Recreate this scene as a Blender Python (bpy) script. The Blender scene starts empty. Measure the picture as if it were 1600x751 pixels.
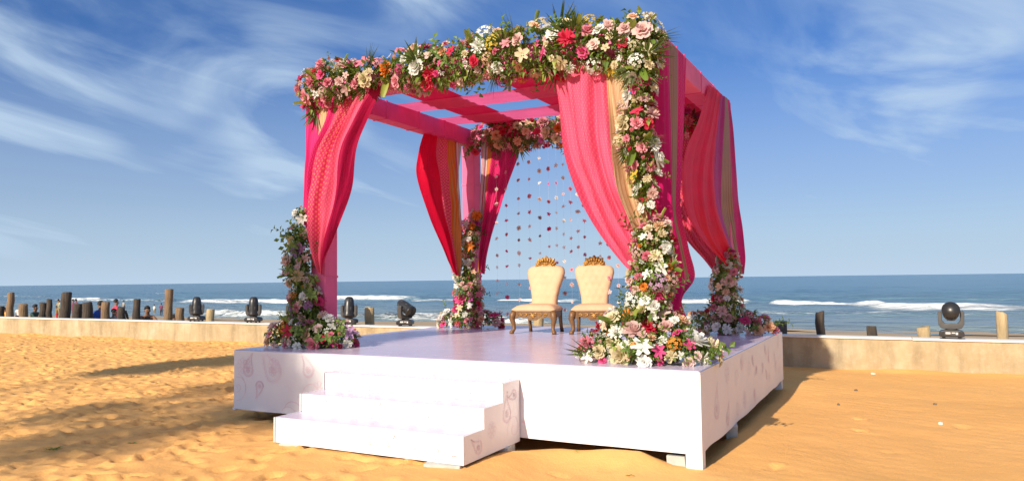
import bpy, bmesh, math, random
import numpy as np
from mathutils import Vector, Matrix, noise as mnoise
R = math.radians
random.seed(7); rng = np.random.default_rng(11)
scn = bpy.context.scene
COL = scn.collection

# ------------------------------------------------------------------ camera
CAM = Vector((1.6031, -6.642, 1.70)); FPX = 1144.46
FW = Vector((-0.463583, 0.884466, 0.053019)); RT = Vector((0.885342, 0.464778, -0.012262)); UP = Vector((0.035488, -0.041256, 0.998518))
cd = bpy.data.cameras.new('camera'); cam = bpy.data.objects.new('camera', cd); COL.objects.link(cam)
cd.sensor_fit = 'HORIZONTAL'; cd.sensor_width = 36; cd.lens = FPX / 1600 * 36
cd.clip_start = .05; cd.clip_end = 30000
cam.matrix_world = Matrix(((RT.x, UP.x, -FW.x, CAM.x), (RT.y, UP.y, -FW.y, CAM.y), (RT.z, UP.z, -FW.z, CAM.z), (0, 0, 0, 1)))
scn.camera = cam
def _ray(x, y): return FW + RT * ((x - 800) / FPX) - UP * ((y - 375.5) / FPX)
def on_x(X, x, y): d = _ray(x, y); return CAM + d * ((X - CAM.x) / d.x)
def on_y(Y, x, y): d = _ray(x, y); return CAM + d * ((Y - CAM.y) / d.y)

# ------------------------------------------------------------------ light
SUN_EL, SUN_AZ = 28.0, 7.0          # sun behind the camera, a little to the left; light travels +y and slightly +x
EXPOSURE = .76
w = bpy.data.worlds.new('World'); scn.world = w; w.use_nodes = True
nt = w.node_tree; nt.nodes.clear()
def N(nt, t, **k):
    n = nt.nodes.new(t)
    for a, b in k.items():
        if a.startswith('i_'):
            key = a[2:]; key = int(key) if key.isdigit() else key.replace('_', ' ')
            n.inputs[key].default_value = b
        else: setattr(n, a, b)
    return n
L = lambda nt, a, b: nt.links.new(a, b)
def ramp(nt, fac, stops):
    n = nt.nodes.new('ShaderNodeValToRGB'); e = n.color_ramp.elements
    while len(e) < len(stops): e.new(.5)
    for i, (p, c) in enumerate(stops):
        e[i].position = p; e[i].color = (c if len(c) == 4 else (*c, 1)) if not isinstance(c, (int, float)) else (c, c, c, 1)
    L(nt, fac, n.inputs[0]); return n
def M(nt, op, a, b=None, c=None, clamp=False):
    n = nt.nodes.new('ShaderNodeMath'); n.operation = op; n.use_clamp = clamp
    for i, v in enumerate((a, b, c)):
        if v is None: continue
        if isinstance(v, (int, float)): n.inputs[i].default_value = v
        else: L(nt, v, n.inputs[i])
    return n.outputs[0]
def mixc(nt, f, a, b, mode='MIX'):
    n = nt.nodes.new('ShaderNodeMix'); n.data_type = 'RGBA'; n.blend_type = mode
    for s, v in ((0, f), (6, a), (7, b)):
        if isinstance(v, (int, float)): n.inputs[s].default_value = v
        elif isinstance(v, tuple): n.inputs[s].default_value = v if len(v) == 4 else (*v, 1)
        else: L(nt, v, n.inputs[s])
    return n.outputs[2]

sky = N(nt, 'ShaderNodeTexSky'); sky.sky_type = 'NISHITA'; sky.sun_disc = False
sky.sun_elevation = R(SUN_EL); sky.sun_rotation = R(180 + SUN_AZ); sky.altitude = 0; sky.air_density = 1.0; sky.dust_density = .6; sky.ozone_density = 3.0
hs = N(nt, 'ShaderNodeHueSaturation', i_Saturation=1.22, i_Value=.78, i_Hue=.512); L(nt, sky.outputs[0], hs.inputs['Color'])
tc = N(nt, 'ShaderNodeTexCoord'); sp = N(nt, 'ShaderNodeSeparateXYZ'); L(nt, tc.outputs['Generated'], sp.inputs[0])
az_ = N(nt, 'ShaderNodeMapping'); az_.inputs['Rotation'].default_value = (0, 0, R(-27.7)); L(nt, tc.outputs['Generated'], az_.inputs[0])
def cloud(tilt, sc, detail, dist, lo, hi, off, rough=.58):
    a = N(nt, 'ShaderNodeMapping'); a.inputs['Rotation'].default_value = (0, R(tilt), 0); L(nt, az_.outputs[0], a.inputs[0])
    b_ = N(nt, 'ShaderNodeMapping'); b_.inputs['Scale'].default_value = sc; b_.inputs['Location'].default_value = off; L(nt, a.outputs[0], b_.inputs[0])
    n = N(nt, 'ShaderNodeTexNoise', i_Scale=1.0, i_Detail=detail, i_Roughness=rough, i_Distortion=dist); L(nt, b_.outputs[0], n.inputs['Vector'])
    r = ramp(nt, n.outputs[0], [(lo, 0.0), (hi, 1.0)]); r.color_ramp.interpolation = 'EASE'
    return r.outputs[0]
c1 = cloud(-22, (2.2, 1.5, 6.5), 6, 1.3, .34, .68, (7.5, 3.7, 5.4), .52)        # broad veils
c2 = cloud(-16, (1.8, 1.5, 13.0), 6, .9, .44, .74, (5.3, 2.2, 1.1), .52)        # long streaks
c3 = cloud(35, (2.0, 1.5, 3.4), 2, .8, .34, .58, (8.9, 1.2, 4.6))                # where there is cloud at all
cm = M(nt, 'MULTIPLY', M(nt, 'ADD', M(nt, 'MULTIPLY', c1, .95), M(nt, 'MULTIPLY', c2, .36)), M(nt, 'ADD', M(nt, 'MULTIPLY', c3, .75), .3), clamp=True)
hz = ramp(nt, sp.outputs[2], [(0.0, 1.0), (.03, .86), (.10, .58), (.30, 0.0)]).outputs[0]
cm = M(nt, 'MAXIMUM', M(nt, 'MULTIPLY', cm, .86), M(nt, 'MULTIPLY', hz, .92))
tint = ramp(nt, sp.outputs[2], [(0.0, (.34, .46, .72)), (.12, (.36, .52, .80)), (.24, (.55, .74, .95)), (.36, (.85, .95, 1.05)), (.6, (1, 1, 1))]).outputs[0]
skyc = mixc(nt, cm, mixc(nt, 1.0, hs.outputs[0], tint, 'MULTIPLY'), (3.7, 4.75, 5.95))
bg = N(nt, 'ShaderNodeBackground', i_Strength=.086); L(nt, skyc, bg.inputs[0])
wo = N(nt, 'ShaderNodeOutputWorld'); L(nt, bg.outputs[0], wo.inputs[0])

sd = bpy.data.lights.new('sun', 'SUN'); sun = bpy.data.objects.new('sun', sd); COL.objects.link(sun)
sd.energy = 3.85; sd.angle = R(.75); sd.color = (1, .87, .68)
sdir = Vector((math.sin(R(SUN_AZ)) * math.cos(R(SUN_EL)), math.cos(R(SUN_AZ)) * math.cos(R(SUN_EL)), -math.sin(R(SUN_EL))))
sun.rotation_euler = sdir.to_track_quat('-Z', 'Y').to_euler(); sun.location = (-6, -30, 14)
vs = scn.view_settings
scn.display_settings.display_device = 'sRGB'; vs.view_transform = 'Standard'; vs.look = 'None'; vs.exposure = EXPOSURE; vs.gamma = 1; vs.use_curve_mapping = False

# ------------------------------------------------------------------ materials
MATS = {}
def mat(name):
    m = bpy.data.materials.new(name); m.use_nodes = True; n = m.node_tree; b = n.nodes['Principled BSDF']; MATS[name] = m
    return m, n, b
def coords(n, kind='Object', sc=None):
    t = N(n, 'ShaderNodeTexCoord'); o = t.outputs[kind]
    if sc is not None:
        mp = N(n, 'ShaderNodeMapping'); mp.inputs['Scale'].default_value = sc; L(n, o, mp.inputs[0]); o = mp.outputs[0]
    return o
def tnoise(n, v, scale, detail=4, rough=.55, dist=0):
    t = N(n, 'ShaderNodeTexNoise', i_Scale=scale, i_Detail=detail, i_Roughness=rough, i_Distortion=dist); L(n, v, t.inputs['Vector']); return t.outputs[0]
def bump(n, b, h, strength=.3, dist=.02):
    bp = N(n, 'ShaderNodeBump', i_Strength=strength, i_Distance=dist); L(n, h, bp.inputs['Height']); L(n, bp.outputs[0], b.inputs['Normal'])
def plain(name, col, rough=.6, var=.12, scale=6, metal=0, bstr=.0, bscale=40, spec=.5):
    m, n, b = mat(name); v = coords(n)
    f = tnoise(n, v, scale)
    lo = tuple(max(0, c * (1 - var)) for c in col); hi = tuple(min(1, c * (1 + var)) for c in col)
    L(n, ramp(n, f, [(.3, lo), (.7, hi)]).outputs[0], b.inputs['Base Color'])
    b.inputs['Roughness'].default_value = rough; b.inputs['Metallic'].default_value = metal; b.inputs['Specular IOR Level'].default_value = spec
    if bstr: bump(n, b, tnoise(n, v, bscale, 5), bstr)
    return m

# sand
m, n, b = mat('sand'); v = coords(n)
big = tnoise(n, v, .35, 4); mid = tnoise(n, v, 3.2, 5, .6); fin = tnoise(n, v, 90, 3, .7)
c = ramp(n, big, [(.3, (.78, .405, .13)), (.7, (.85, .465, .165))]).outputs[0]
c = mixc(n, M(n, 'MULTIPLY', ramp(n, mid, [(.42, 0.0), (.75, 1.0)]).outputs[0], .25), c, (.68, .36, .14))
c = mixc(n, M(n, 'MULTIPLY', ramp(n, fin, [(.35, 1.0), (.6, 0.0)]).outputs[0], .18), c, (.50, .28, .11))
L(n, c, b.inputs['Base Color']); b.inputs['Roughness'].default_value = .95; b.inputs['Specular IOR Level'].default_value = .15
bump(n, b, M(n, 'ADD', M(n, 'MULTIPLY', tnoise(n, v, 22, 6, .7), 1.0), M(n, 'MULTIPLY', fin, .35)), .45, .022)
# wet sand beach
m, n, b = mat('beach_sand'); v = coords(n)
c = ramp(n, tnoise(n, v, .3, 5), [(.3, (.36, .26, .16)), (.7, (.46, .34, .21))]).outputs[0]
L(n, c, b.inputs['Base Color']); b.inputs['Roughness'].default_value = .85; bump(n, b, tnoise(n, v, 5, 6), .5, .05)
# wall concrete
m, n, b = mat('wall_plaster'); v = coords(n)
st = tnoise(n, coords(n, 'Object', (2.3, 2.3, .4)), 1.0, 8, .7)
bl = tnoise(n, v, 1.1, 5, .6)
c = ramp(n, bl, [(.3, (.35, .265, .15)), (.55, (.46, .365, .225)), (.75, (.53, .45, .32))]).outputs[0]
c = mixc(n, M(n, 'MULTIPLY', ramp(n, st, [(.44, 0.0), (.66, 1.0)]).outputs[0], .6), c, (.20, .15, .085))
c = mixc(n, M(n, 'MULTIPLY', ramp(n, tnoise(n, v, 9, 5, .7), [(.5, 0.0), (.72, 1.0)]).outputs[0], .35), c, (.55, .48, .36))
L(n, c, b.inputs['Base Color']); b.inputs['Roughness'].default_value = .9; bump(n, b, tnoise(n, v, 16, 7, .65), .5, .02)
plain('coping_stone', (.72, .70, .66), .6, .08, 3, bstr=.15)
# sea
m, n, b = mat('sea_water'); v = coords(n)
at = N(n, 'ShaderNodeAttribute', attribute_name='foam'); dp = N(n, 'ShaderNodeAttribute', attribute_name='shallow')
c = mixc(n, dp.outputs['Fac'], (.085, .185, .27), (.24, .28, .27))
c = mixc(n, M(n, 'MULTIPLY', ramp(n, tnoise(n, coords(n, 'Object', (.02, .12, 1)), 1, 4), [(.4, 0.0), (.7, 1.0)]).outputs[0], .5), c, (.10, .215, .30))
fo = M(n, 'ADD', M(n, 'MULTIPLY', tnoise(n, coords(n, 'Object', (.5, 1.3, 1)), 1.0, 8, .75), 2.0), M(n, 'MULTIPLY', at.outputs['Fac'], 1.0))
fm = ramp(n, M(n, 'MULTIPLY', fo, .5), [(.73, 0.0), (1.0, 1.0)]).outputs[0]
L(n, mixc(n, fm, c, (.82, .84, .84)), b.inputs['Base Color'])
L(n, M(n, 'ADD', M(n, 'MULTIPLY', fm, .6), .22), b.inputs['Roughness']); b.inputs['Specular IOR Level'].default_value = .42
wv = M(n, 'ADD', tnoise(n, coords(n, 'Object', (.35, 1.0, 1)), 1.0, 8, .62), M(n, 'MULTIPLY', tnoise(n, coords(n, 'Object', (.06, .22, 1)), 1.0, 4), 2.2))
bump(n, b, wv, .9, .9)
# vinyl / stage
m, n, b = mat('white_vinyl'); v = coords(n)
L(n, ramp(n, tnoise(n, v, 2.2, 4), [(.3, (.78, .76, .80)), (.7, (.82, .81, .83))]).outputs[0], b.inputs['Base Color']); b.inputs['Roughness'].default_value = .42
bump(n, b, tnoise(n, coords(n, 'Object', (1, 1, .35)), 3.5, 5), .4, .03)
m, n, b = mat('deck_vinyl'); v = coords(n)
c = ramp(n, tnoise(n, v, 1.5, 5), [(.3, (.56, .48, .63)), (.7, (.64, .56, .68))]).outputs[0]
br = N(n, 'ShaderNodeTexBrick', i_Scale=1.0); br.inputs['Mortar Size'].default_value = .006; br.inputs['Brick Width'].default_value = 2.44; br.inputs['Row Height'].default_value = 1.22; br.inputs['Mortar Smooth'].default_value = .6
L(n, v, br.inputs['Vector'])
c = mixc(n, M(n, 'MULTIPLY', br.outputs['Fac'], .3), c, (.45, .38, .5))
L(n, c, b.inputs['Base Color']); L(n, ramp(n, tnoise(n, v, 5, 6, .7), [(.3, .20), (.75, .30)]).outputs[0], b.inputs['Roughness']); bump(n, b, tnoise(n, v, 1.6, 2), .08, .02)
plain('print_ink', (.82, .60, .68), .5, .15, 4)
plain('print_ink_pale', (.82, .67, .73), .5, .1, 4)
plain('block_concrete', (.46, .46, .43), .85, .12, 12, bstr=.3)
plain('dark_wood', (.10, .085, .07), .9, .3, 20)
# timber piles
for nm, ca, cb_ in (('pile_dark', (.035, .028, .024), (.10, .075, .055)), ('pile_brown', (.14, .085, .05), (.30, .20, .11)), ('pile_pale', (.36, .26, .14), (.55, .42, .24))):
    m, n, b = mat(nm); v = coords(n, 'Object', (9, 9, 1.2))
    c = ramp(n, tnoise(n, v, 1.6, 6, .7), [(.32, ca), (.68, cb_)]).outputs[0]
    L(n, c, b.inputs['Base Color']); b.inputs['Roughness'].default_value = .95; bump(n, b, tnoise(n, v, 2.4, 6, .7), .9, .03)
# cloth
def cloth(name, col, transl=.35, brocade=None, dens=26, stripes=None, rough=.48, sheen=.0):
    m = bpy.data.materials.new(name); m.use_nodes = True; MATS[name] = m; n = m.node_tree; b = n.nodes['Principled BSDF']
    uv = N(n, 'ShaderNodeTexCoord').outputs['UV']; s = N(n, 'ShaderNodeSeparateXYZ'); L(n, uv, s.inputs[0])
    base = ramp(n, tnoise(n, uv, 2.5, 3), [(.3, tuple(c * .9 for c in col)), (.7, tuple(min(1, c * 1.08) for c in col))]).outputs[0]
    if stripes:
        sw = M(n, 'SINE', M(n, 'MULTIPLY', s.outputs[0], stripes[1]))
        base = mixc(n, ramp(n, sw, [(.45, 0.0), (.55, 1.0)]).outputs[0], base, stripes[0])
    if brocade:
        a = M(n, 'SINE', M(n, 'MULTIPLY', M(n, 'ADD', s.outputs[0], s.outputs[1]), dens * 3.14159)); d = M(n, 'SINE', M(n, 'MULTIPLY', M(n, 'SUBTRACT', s.outputs[0], s.outputs[1]), dens * 3.14159))
        k = ramp(n, M(n, 'ABSOLUTE', M(n, 'MULTIPLY', a, d)), [(.55, 0.0), (.72, 1.0)]).outputs[0]
        base = mixc(n, M(n, 'MULTIPLY', k, .42 if dens < 19 else .25), base, brocade)
    L(n, base, b.inputs['Base Color']); b.inputs['Roughness'].default_value = rough; b.inputs['Specular IOR Level'].default_value = .14
    b.inputs['Sheen Weight'].default_value = sheen
    mpc = N(n, 'ShaderNodeMapping'); mpc.inputs['Scale'].default_value = (16, 2.2, 1); L(n, uv, mpc.inputs[0]); cr = tnoise(n, mpc.outputs[0], 1.0, 6, .6, .6); bump(n, b, cr, .55, .03)
    tr = N(n, 'ShaderNodeBsdfTranslucent'); L(n, base, tr.inputs['Color'])
    mx = N(n, 'ShaderNodeMixShader'); mx.inputs[0].default_value = transl
    L(n, b.outputs[0], mx.inputs[1]); L(n, tr.outputs[0], mx.inputs[2]); L(n, mx.outputs[0], n.nodes['Material Output'].inputs[0])
    return m
GOLD = (.85, .52, .18)
cloth('brocade_pink', (.84, .11, .23), .34, (.92, .40, .36), 19)
cloth('brocade_magenta', (.66, .02, .17), .3, (.74, .16, .18), 20)
cloth('brocade_gold', (.72, .055, .17), .28, (.88, .46, .16), 17)
cloth('plain_magenta', (.62, .01, .16), .35)
cloth('plain_hot_pink', (.82, .05, .26), .4)
cloth('plain_red', (.68, .005, .045), .34)
cloth('maroon', (.40, .006, .06), .3)
cloth('purple', (.40, .012, .17), .2)
cloth('cream_pleat', (.66, .46, .28), .2, stripes=((.52, .31, .16), 150))
cloth('tan_stripe', (.38, .23, .14), .2, stripes=((.26, .13, .12), 200))
cloth('orange_stripe', (.62, .17, .03), .25, stripes=((.50, .28, .10), 160))
cloth('grey_stripe', (.60, .55, .56), .3, stripes=((.55, .1, .2), 90))
cloth('wrap_pink', (.88, .20, .40), .25)
cloth('wrap_hot', (.86, .09, .32), .25)
cloth('sheer_pink', (.90, .15, .34), .62)
cloth('sash_red', (.50, .008, .05), .4)
# chairs
plain('chair_velvet', (.60, .415, .26), .8, .08, 5, bstr=.08, bscale=120)
m, n, b = mat('carved_gold'); v = coords(n)
f = tnoise(n, v, 28, 5, .6)
L(n, ramp(n, f, [(.35, (.20, .09, .02)), (.6, (.52, .28, .06))]).outputs[0], b.inputs['Base Color']); b.inputs['Roughness'].default_value = .42; b.inputs['Metallic'].default_value = .35
bump(n, b, f, .5, .02)
plain('carved_wood', (.15, .075, .026), .45, .25, 14, bstr=.3, bscale=30)
# lights
plain('black_plastic', (.022, .022, .024), .35, .2, 8)
plain('grey_plastic', (.07, .07, .072), .4, .2, 8)
plain('label_white', (.7, .7, .68), .5, .05, 4)
m, n, b = mat('lens_glass'); b.inputs['Base Color'].default_value = (.20, .28, .30, 1); b.inputs['Roughness'].default_value = .06; b.inputs['Metallic'].default_value = .55
# flowers
def petal_mat(name, col, edge=None):
    m = bpy.data.materials.new(name); m.use_nodes = True; MATS[name] = m; n = m.node_tree; b = n.nodes['Principled BSDF']
    oi = N(n, 'ShaderNodeObjectInfo'); v = coords(n); nz = tnoise(n, v, 2.0, 2)
    f = M(n, 'ADD', M(n, 'MULTIPLY', oi.outputs['Random'], .7), M(n, 'MULTIPLY', nz, .3))
    lo = tuple(c * .80 for c in col); hi = edge or tuple(min(.95, c * 1.1 + .02) for c in col)
    c = ramp(n, f, [(.1, lo), (.9, hi)]).outputs[0]
    L(n, c, b.inputs['Base Color']); b.inputs['Roughness'].default_value = .65; b.inputs['Specular IOR Level'].default_value = .25
    tr = N(n, 'ShaderNodeBsdfTranslucent'); L(n, c, tr.inputs['Color']); mx = N(n, 'ShaderNodeMixShader'); mx.inputs[0].default_value = .36
    L(n, b.outputs[0], mx.inputs[1]); L(n, tr.outputs[0], mx.inputs[2]); L(n, mx.outputs[0], n.nodes['Material Output'].inputs[0])
FC = dict(white=((.88, .87, .82), None), cream=((.80, .68, .42), (.85, .76, .55)), peach=((.86, .48, .28), (.90, .64, .46)), orange=((.80, .22, .03), (.85, .34, .06)),
          blush=((.82, .50, .48), (.88, .68, .64)), pink=((.80, .20, .31), (.86, .40, .47)), hot=((.80, .06, .25), (.85, .14, .36)), red=((.72, .025, .08), (.8, .06, .14)),
          lilac=((.58, .30, .58), (.70, .45, .68)), mauve=((.62, .08, .42), (.7, .16, .5)), yellow=((.75, .55, .08), None), dusty=((.52, .40, .42), (.66, .55, .55)), rosewood=((.60, .18, .24), (.7, .28, .32)))
for k, (a, e) in FC.items(): petal_mat('petal_' + k, a, e)
def leaf_mat(name, lo, hi):
    m = bpy.data.materials.new(name); m.use_nodes = True; MATS[name] = m; n = m.node_tree; b = n.nodes['Principled BSDF']
    at = N(n, 'ShaderNodeAttribute', attribute_name='tint'); c = ramp(n, at.outputs['Fac'], [(0, lo), (1, hi)]).outputs[0]
    L(n, c, b.inputs['Base Color']); b.inputs['Roughness'].default_value = .5
    tr = N(n, 'ShaderNodeBsdfTranslucent'); L(n, mixc(n, .5, c, (.30, .42, .06)), tr.inputs['Color']); mx = N(n, 'ShaderNodeMixShader'); mx.inputs[0].default_value = .38
    L(n, b.outputs[0], mx.inputs[1]); L(n, tr.outputs[0], mx.inputs[2]); L(n, mx.outputs[0], n.nodes['Material Output'].inputs[0])
leaf_mat('leaf_green', (.055, .12, .03), (.22, .34, .07))
leaf_mat('leaf_lime', (.12, .23, .03), (.36, .42, .08))
leaf_mat('palm_green', (.03, .07, .015), (.14, .16, .04))
leaf_mat('tree_leaf', (.03, .06, .015), (.08, .12, .03))
plain('bark', (.16, .12, .08), .9, .25, 6)
plain('twine', (.62, .58, .55), .8, .1, 5)
# people
for nm, c in dict(skin=(.22, .11, .06), hair=(.012, .010, .010), shirt_green=(.015, .05, .04), shirt_blue=(.015, .06, .30), shirt_teal=(.20, .42, .48), shirt_ochre=(.34, .22, .05), shirt_red=(.50, .03, .08), shirt_maroon=(.16, .03, .08),
                  shirt_grey=(.36, .31, .25), shirt_yellow=(.70, .33, .04), shirt_white=(.70, .66, .62), trouser_dark=(.03, .028, .03), trouser_red=(.5, .03, .04), trouser_black=(.012, .012, .014), trouser_khaki=(.28, .22, .14)).items(): plain(nm, c, .75, .12, 9)

# ------------------------------------------------------------------ mesh helpers
class MB:
    def __init__(s): s.v = []; s.f = []; s.m = []
    def add(s, vs, fs, mi=0):
        o = len(s.v); s.v += [tuple(p) for p in vs]; s.f += [tuple(i + o for i in f) for f in fs]; s.m += [mi] * len(fs)
    def box(s, x0, x1, y0, y1, z0, z1, mi=0):
        s.add([(x0, y0, z0), (x1, y0, z0), (x1, y1, z0), (x0, y1, z0), (x0, y0, z1), (x1, y0, z1), (x1, y1, z1), (x0, y1, z1)],
              [(0, 3, 2, 1), (4, 5, 6, 7), (0, 1, 5, 4), (1, 2, 6, 5), (2, 3, 7, 6), (3, 0, 4, 7)], mi)
    def tube(s, pts, rad, k=8, mi=0, cap=True, flat=1.0):
        pts = [Vector(p) for p in pts]; rad = rad if isinstance(rad, (list, tuple)) else [rad] * len(pts); rings = []
        a = None
        for i, p in enumerate(pts):
            d = (pts[min(i + 1, len(pts) - 1)] - pts[max(i - 1, 0)]).normalized()
            if a is None: a = d.orthogonal().normalized()
            a = (a - d * a.dot(d)).normalized(); c = d.cross(a)
            rings.append([p + (a * math.cos(2 * math.pi * j / k) + c * math.sin(2 * math.pi * j / k) * flat) * rad[i] for j in range(k)])
        vs = [q for r_ in rings for q in r_]; fs = [(i * k + j, i * k + (j + 1) % k, (i + 1) * k + (j + 1) % k, (i + 1) * k + j) for i in range(len(pts) - 1) for j in range(k)]
        if cap: fs += [tuple(reversed(range(k))), tuple(range((len(pts) - 1) * k, len(pts) * k))]
        s.add(vs, fs, mi)
    def lathe(s, prof, k=20, mi=0, mtx=None):
        vs = []; fs = []
        for r_, z in prof:
            for j in range(k):
                q = Vector((r_ * math.cos(2 * math.pi * j / k), r_ * math.sin(2 * math.pi * j / k), z)); vs.append(mtx @ q if mtx else q)
        for i in range(len(prof) - 1):
            for j in range(k): fs.append((i * k + j, i * k + (j + 1) % k, (i + 1) * k + (j + 1) % k, (i + 1) * k + j))
        fs += [tuple(reversed(range(k))), tuple(range((len(prof) - 1) * k, len(prof) * k))]
        s.add(vs, fs, mi)
    def prism(s, outline, y0, y1, mi=0):            # outline in x,z ; extruded along y
        k = len(outline); vs = [(x, y0, z) for x, z in outline] + [(x, y1, z) for x, z in outline]
        s.add(vs, [tuple(range(k)), tuple(reversed(range(k, 2 * k)))] + [(j, k + j, k + (j + 1) % k, (j + 1) % k) for j in range(k)], mi)
    def mesh(s, name, mats, smooth=False):
        me = bpy.data.meshes.new(name); me.from_pydata(s.v, [], s.f)
        for m_ in (mats if isinstance(mats, (list, tuple)) else [mats]): me.materials.append(MATS[m_] if isinstance(m_, str) else m_)
        if any(s.m): me.polygons.foreach_set('material_index', s.m)
        if smooth: me.polygons.foreach_set('use_smooth', [True] * len(me.polygons))
        me.update(); return me
    def build(s, name, mats, parent=None, smooth=False, bevel=0, seg=2):
        o = link(name, s.mesh(name, mats, smooth), parent)
        if bevel:
            b_ = o.modifiers.new('bevel', 'BEVEL'); b_.width = bevel; b_.segments = seg; b_.limit_method = 'ANGLE'; b_.angle_limit = R(35)
            o.data.polygons.foreach_set('use_smooth', [True] * len(o.data.polygons)); w_ = o.modifiers.new('wn', 'WEIGHTED_NORMAL'); w_.keep_sharp = False
        return o
def link(name, data, parent=None):
    o = bpy.data.objects.new(name, data); COL.objects.link(o)
    if parent: o.parent = parent
    return o
def tag(o, label=None, cat=None, group=None, kind=None):
    for k, v_ in (('label', label), ('category', cat), ('group', group), ('kind', kind)):
        if v_: o[k] = v_
    return o
def empty(name, loc, rz=0):
    o = link(name, None); o.location = loc; o.rotation_euler.z = rz; o.empty_display_size = .1; return o
def copy_tree(o, parent=None):
    c_ = o.copy(); COL.objects.link(c_); c_.parent = parent
    for ch in o.children: copy_tree(ch, c_)
    return c_

# ------------------------------------------------------------------ terrain
def vnoise(x, y, seed):                       # smooth value noise on arrays
    r_ = np.random.default_rng(seed); T = r_.random((256, 256))
    xi = np.floor(x).astype(int); yi = np.floor(y).astype(int); fx = x - xi; fy = y - yi
    fx = fx * fx * (3 - 2 * fx); fy = fy * fy * (3 - 2 * fy)
    g = lambda a, b_: T[a % 256, b_ % 256]
    return (g(xi, yi) * (1 - fx) + g(xi + 1, yi) * fx) * (1 - fy) + (g(xi, yi + 1) * (1 - fx) + g(xi + 1, yi + 1) * fx) * fy - .5
def axis(a, b_, fine, lo, hi, grow=1.25):
    xs = list(np.arange(a, b_ + 1e-6, fine)); s = fine
    q = b_
    while q < hi: s *= grow; q += s; xs.append(min(q, hi))
    s = fine; q = a
    while q > lo: s *= grow; q -= s; xs.insert(0, max(q, lo))
    return np.array(xs)
def grid_obj(name, xs, ys, Z, material, attrs=None):
    nx, ny = len(xs), len(ys); X, Y = np.meshgrid(xs, ys)
    co = np.stack([X, Y, Z], -1).reshape(-1, 3).astype(np.float32)
    i = np.arange(ny - 1)[:, None] * nx + np.arange(nx - 1)[None, :]
    fc = np.stack([i, i + 1, i + nx + 1, i + nx], -1).reshape(-1, 4)
    me = bpy.data.meshes.new(name); me.vertices.add(len(co)); me.vertices.foreach_set('co', co.ravel())
    me.loops.add(fc.size); me.loops.foreach_set('vertex_index', fc.ravel().astype(np.int32)); me.polygons.add(len(fc))
    me.polygons.foreach_set('loop_start', np.arange(0, fc.size, 4, dtype=np.int32)); me.polygons.foreach_set('loop_total', np.full(len(fc), 4, np.int32))
    me.polygons.foreach_set('use_smooth', np.ones(len(fc), bool)); me.update(); me.validate()
    for k, a in (attrs or {}).items():
        at_ = me.attributes.new(k, 'FLOAT', 'POINT'); at_.data.foreach_set('value', a.ravel().astype(np.float32))
    me.materials.append(MATS[material]); return link(name, me)
xs = axis(-25, 5.5, .042, -140, 140); ys = axis(-4.6, 8.14, .038, -120, 8.14)
X, Y = np.meshgrid(xs, ys)
Z = .05 * vnoise(X * .5, Y * .5, 1) + .03 * vnoise(X * 1.4, Y * 1.4, 2) + (.008 + .010 * np.clip((-2 - X) / 3, 0, 1)) * vnoise(X * 4, Y * 4, 3) + .006 * vnoise(X * 9, Y * 9, 4)
Z += .003 * np.sin((Y * 1.0 + X * .25) * 34 + 3 * vnoise(X * 1.5, Y * 1.5, 5)) * (vnoise(X * .8, Y * .8, 6) + .4)
def dent(px, py, ang, l, wd, dep):
    i0, i1 = np.searchsorted(xs, [px - .5, px + .5]); j0, j1 = np.searchsorted(ys, [py - .5, py + .5])
    if i1 <= i0 or j1 <= j0: return
    a = X[j0:j1, i0:i1] - px; b_ = Y[j0:j1, i0:i1] - py
    u_ = (a * math.cos(ang) + b_ * math.sin(ang)) / l; v_ = (-a * math.sin(ang) + b_ * math.cos(ang)) / wd
    d2 = u_ * u_ + v_ * v_
    Z[j0:j1, i0:i1] += -dep * np.exp(-d2 ** 1.7) * (1 + .3 * u_) + dep * .5 * np.exp(-(np.sqrt(d2) - 1.35) ** 2 * 7)
for _ in range(6200):
    px = rng.uniform(-25, -2.2) if rng.random() < .99 else rng.uniform(-2, 4); py = rng.uniform(-4.6, 8)
    if px > -4.5 and py > -3 and rng.random() < .5: continue
    dent(px, py, rng.uniform(0, 6.3), rng.uniform(.08, .16), rng.uniform(.045, .085), rng.uniform(.012, .036))
for _ in range(160):
    dent(rng.uniform(0, 4.5), rng.uniform(-4.5, 8), rng.uniform(0, 6.3), rng.uniform(.04, .10), rng.uniform(.03, .05), rng.uniform(.003, .008))
# mounds of sand raked along the stage foot and the wall, flat under the stage
Z += .085 * np.exp(-((Y + .12) / .30) ** 2) * np.clip((X + 1.75) / .4, 0, 1) * np.clip((-.25 - X) / .3, 0, 1) * (.7 + 1.2 * vnoise(X * 2.5, Y * 2.5, 8))
Z += .06 * np.exp(-((X + 1.55) / .22) ** 2 - ((Y + .75) / .4) ** 2)
Z += .05 * np.exp(-((Y - 8.1) / .25) ** 2) * (.4 + vnoise(X * 1.2, Y * .1, 9) * 1.5)
Z += .045 * np.clip((X + 4.6) / .5, 0, 1) * np.clip((-1.2 - X) / .5, 0, 1) * np.clip((Y + 1.9) / .5, 0, 1) * np.clip((-.1 - Y) / .2, 0, 1)
ins = (np.clip((X + 5.9) / .3, 0, 1) * np.clip((.05 - X) / .2, 0, 1) * np.clip((Y - .02) / .25, 0, 1) * np.clip((5.3 - Y) / .3, 0, 1))
Z -= ins * (.05 + np.maximum(Z, 0))
tag(grid_obj('sand_ground', xs, ys, Z, 'sand'), kind='structure')
def ground_z(x, y): return float(Z[min(len(ys) - 1, np.searchsorted(ys, y)), min(len(xs) - 1, np.searchsorted(xs, x))])
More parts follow.
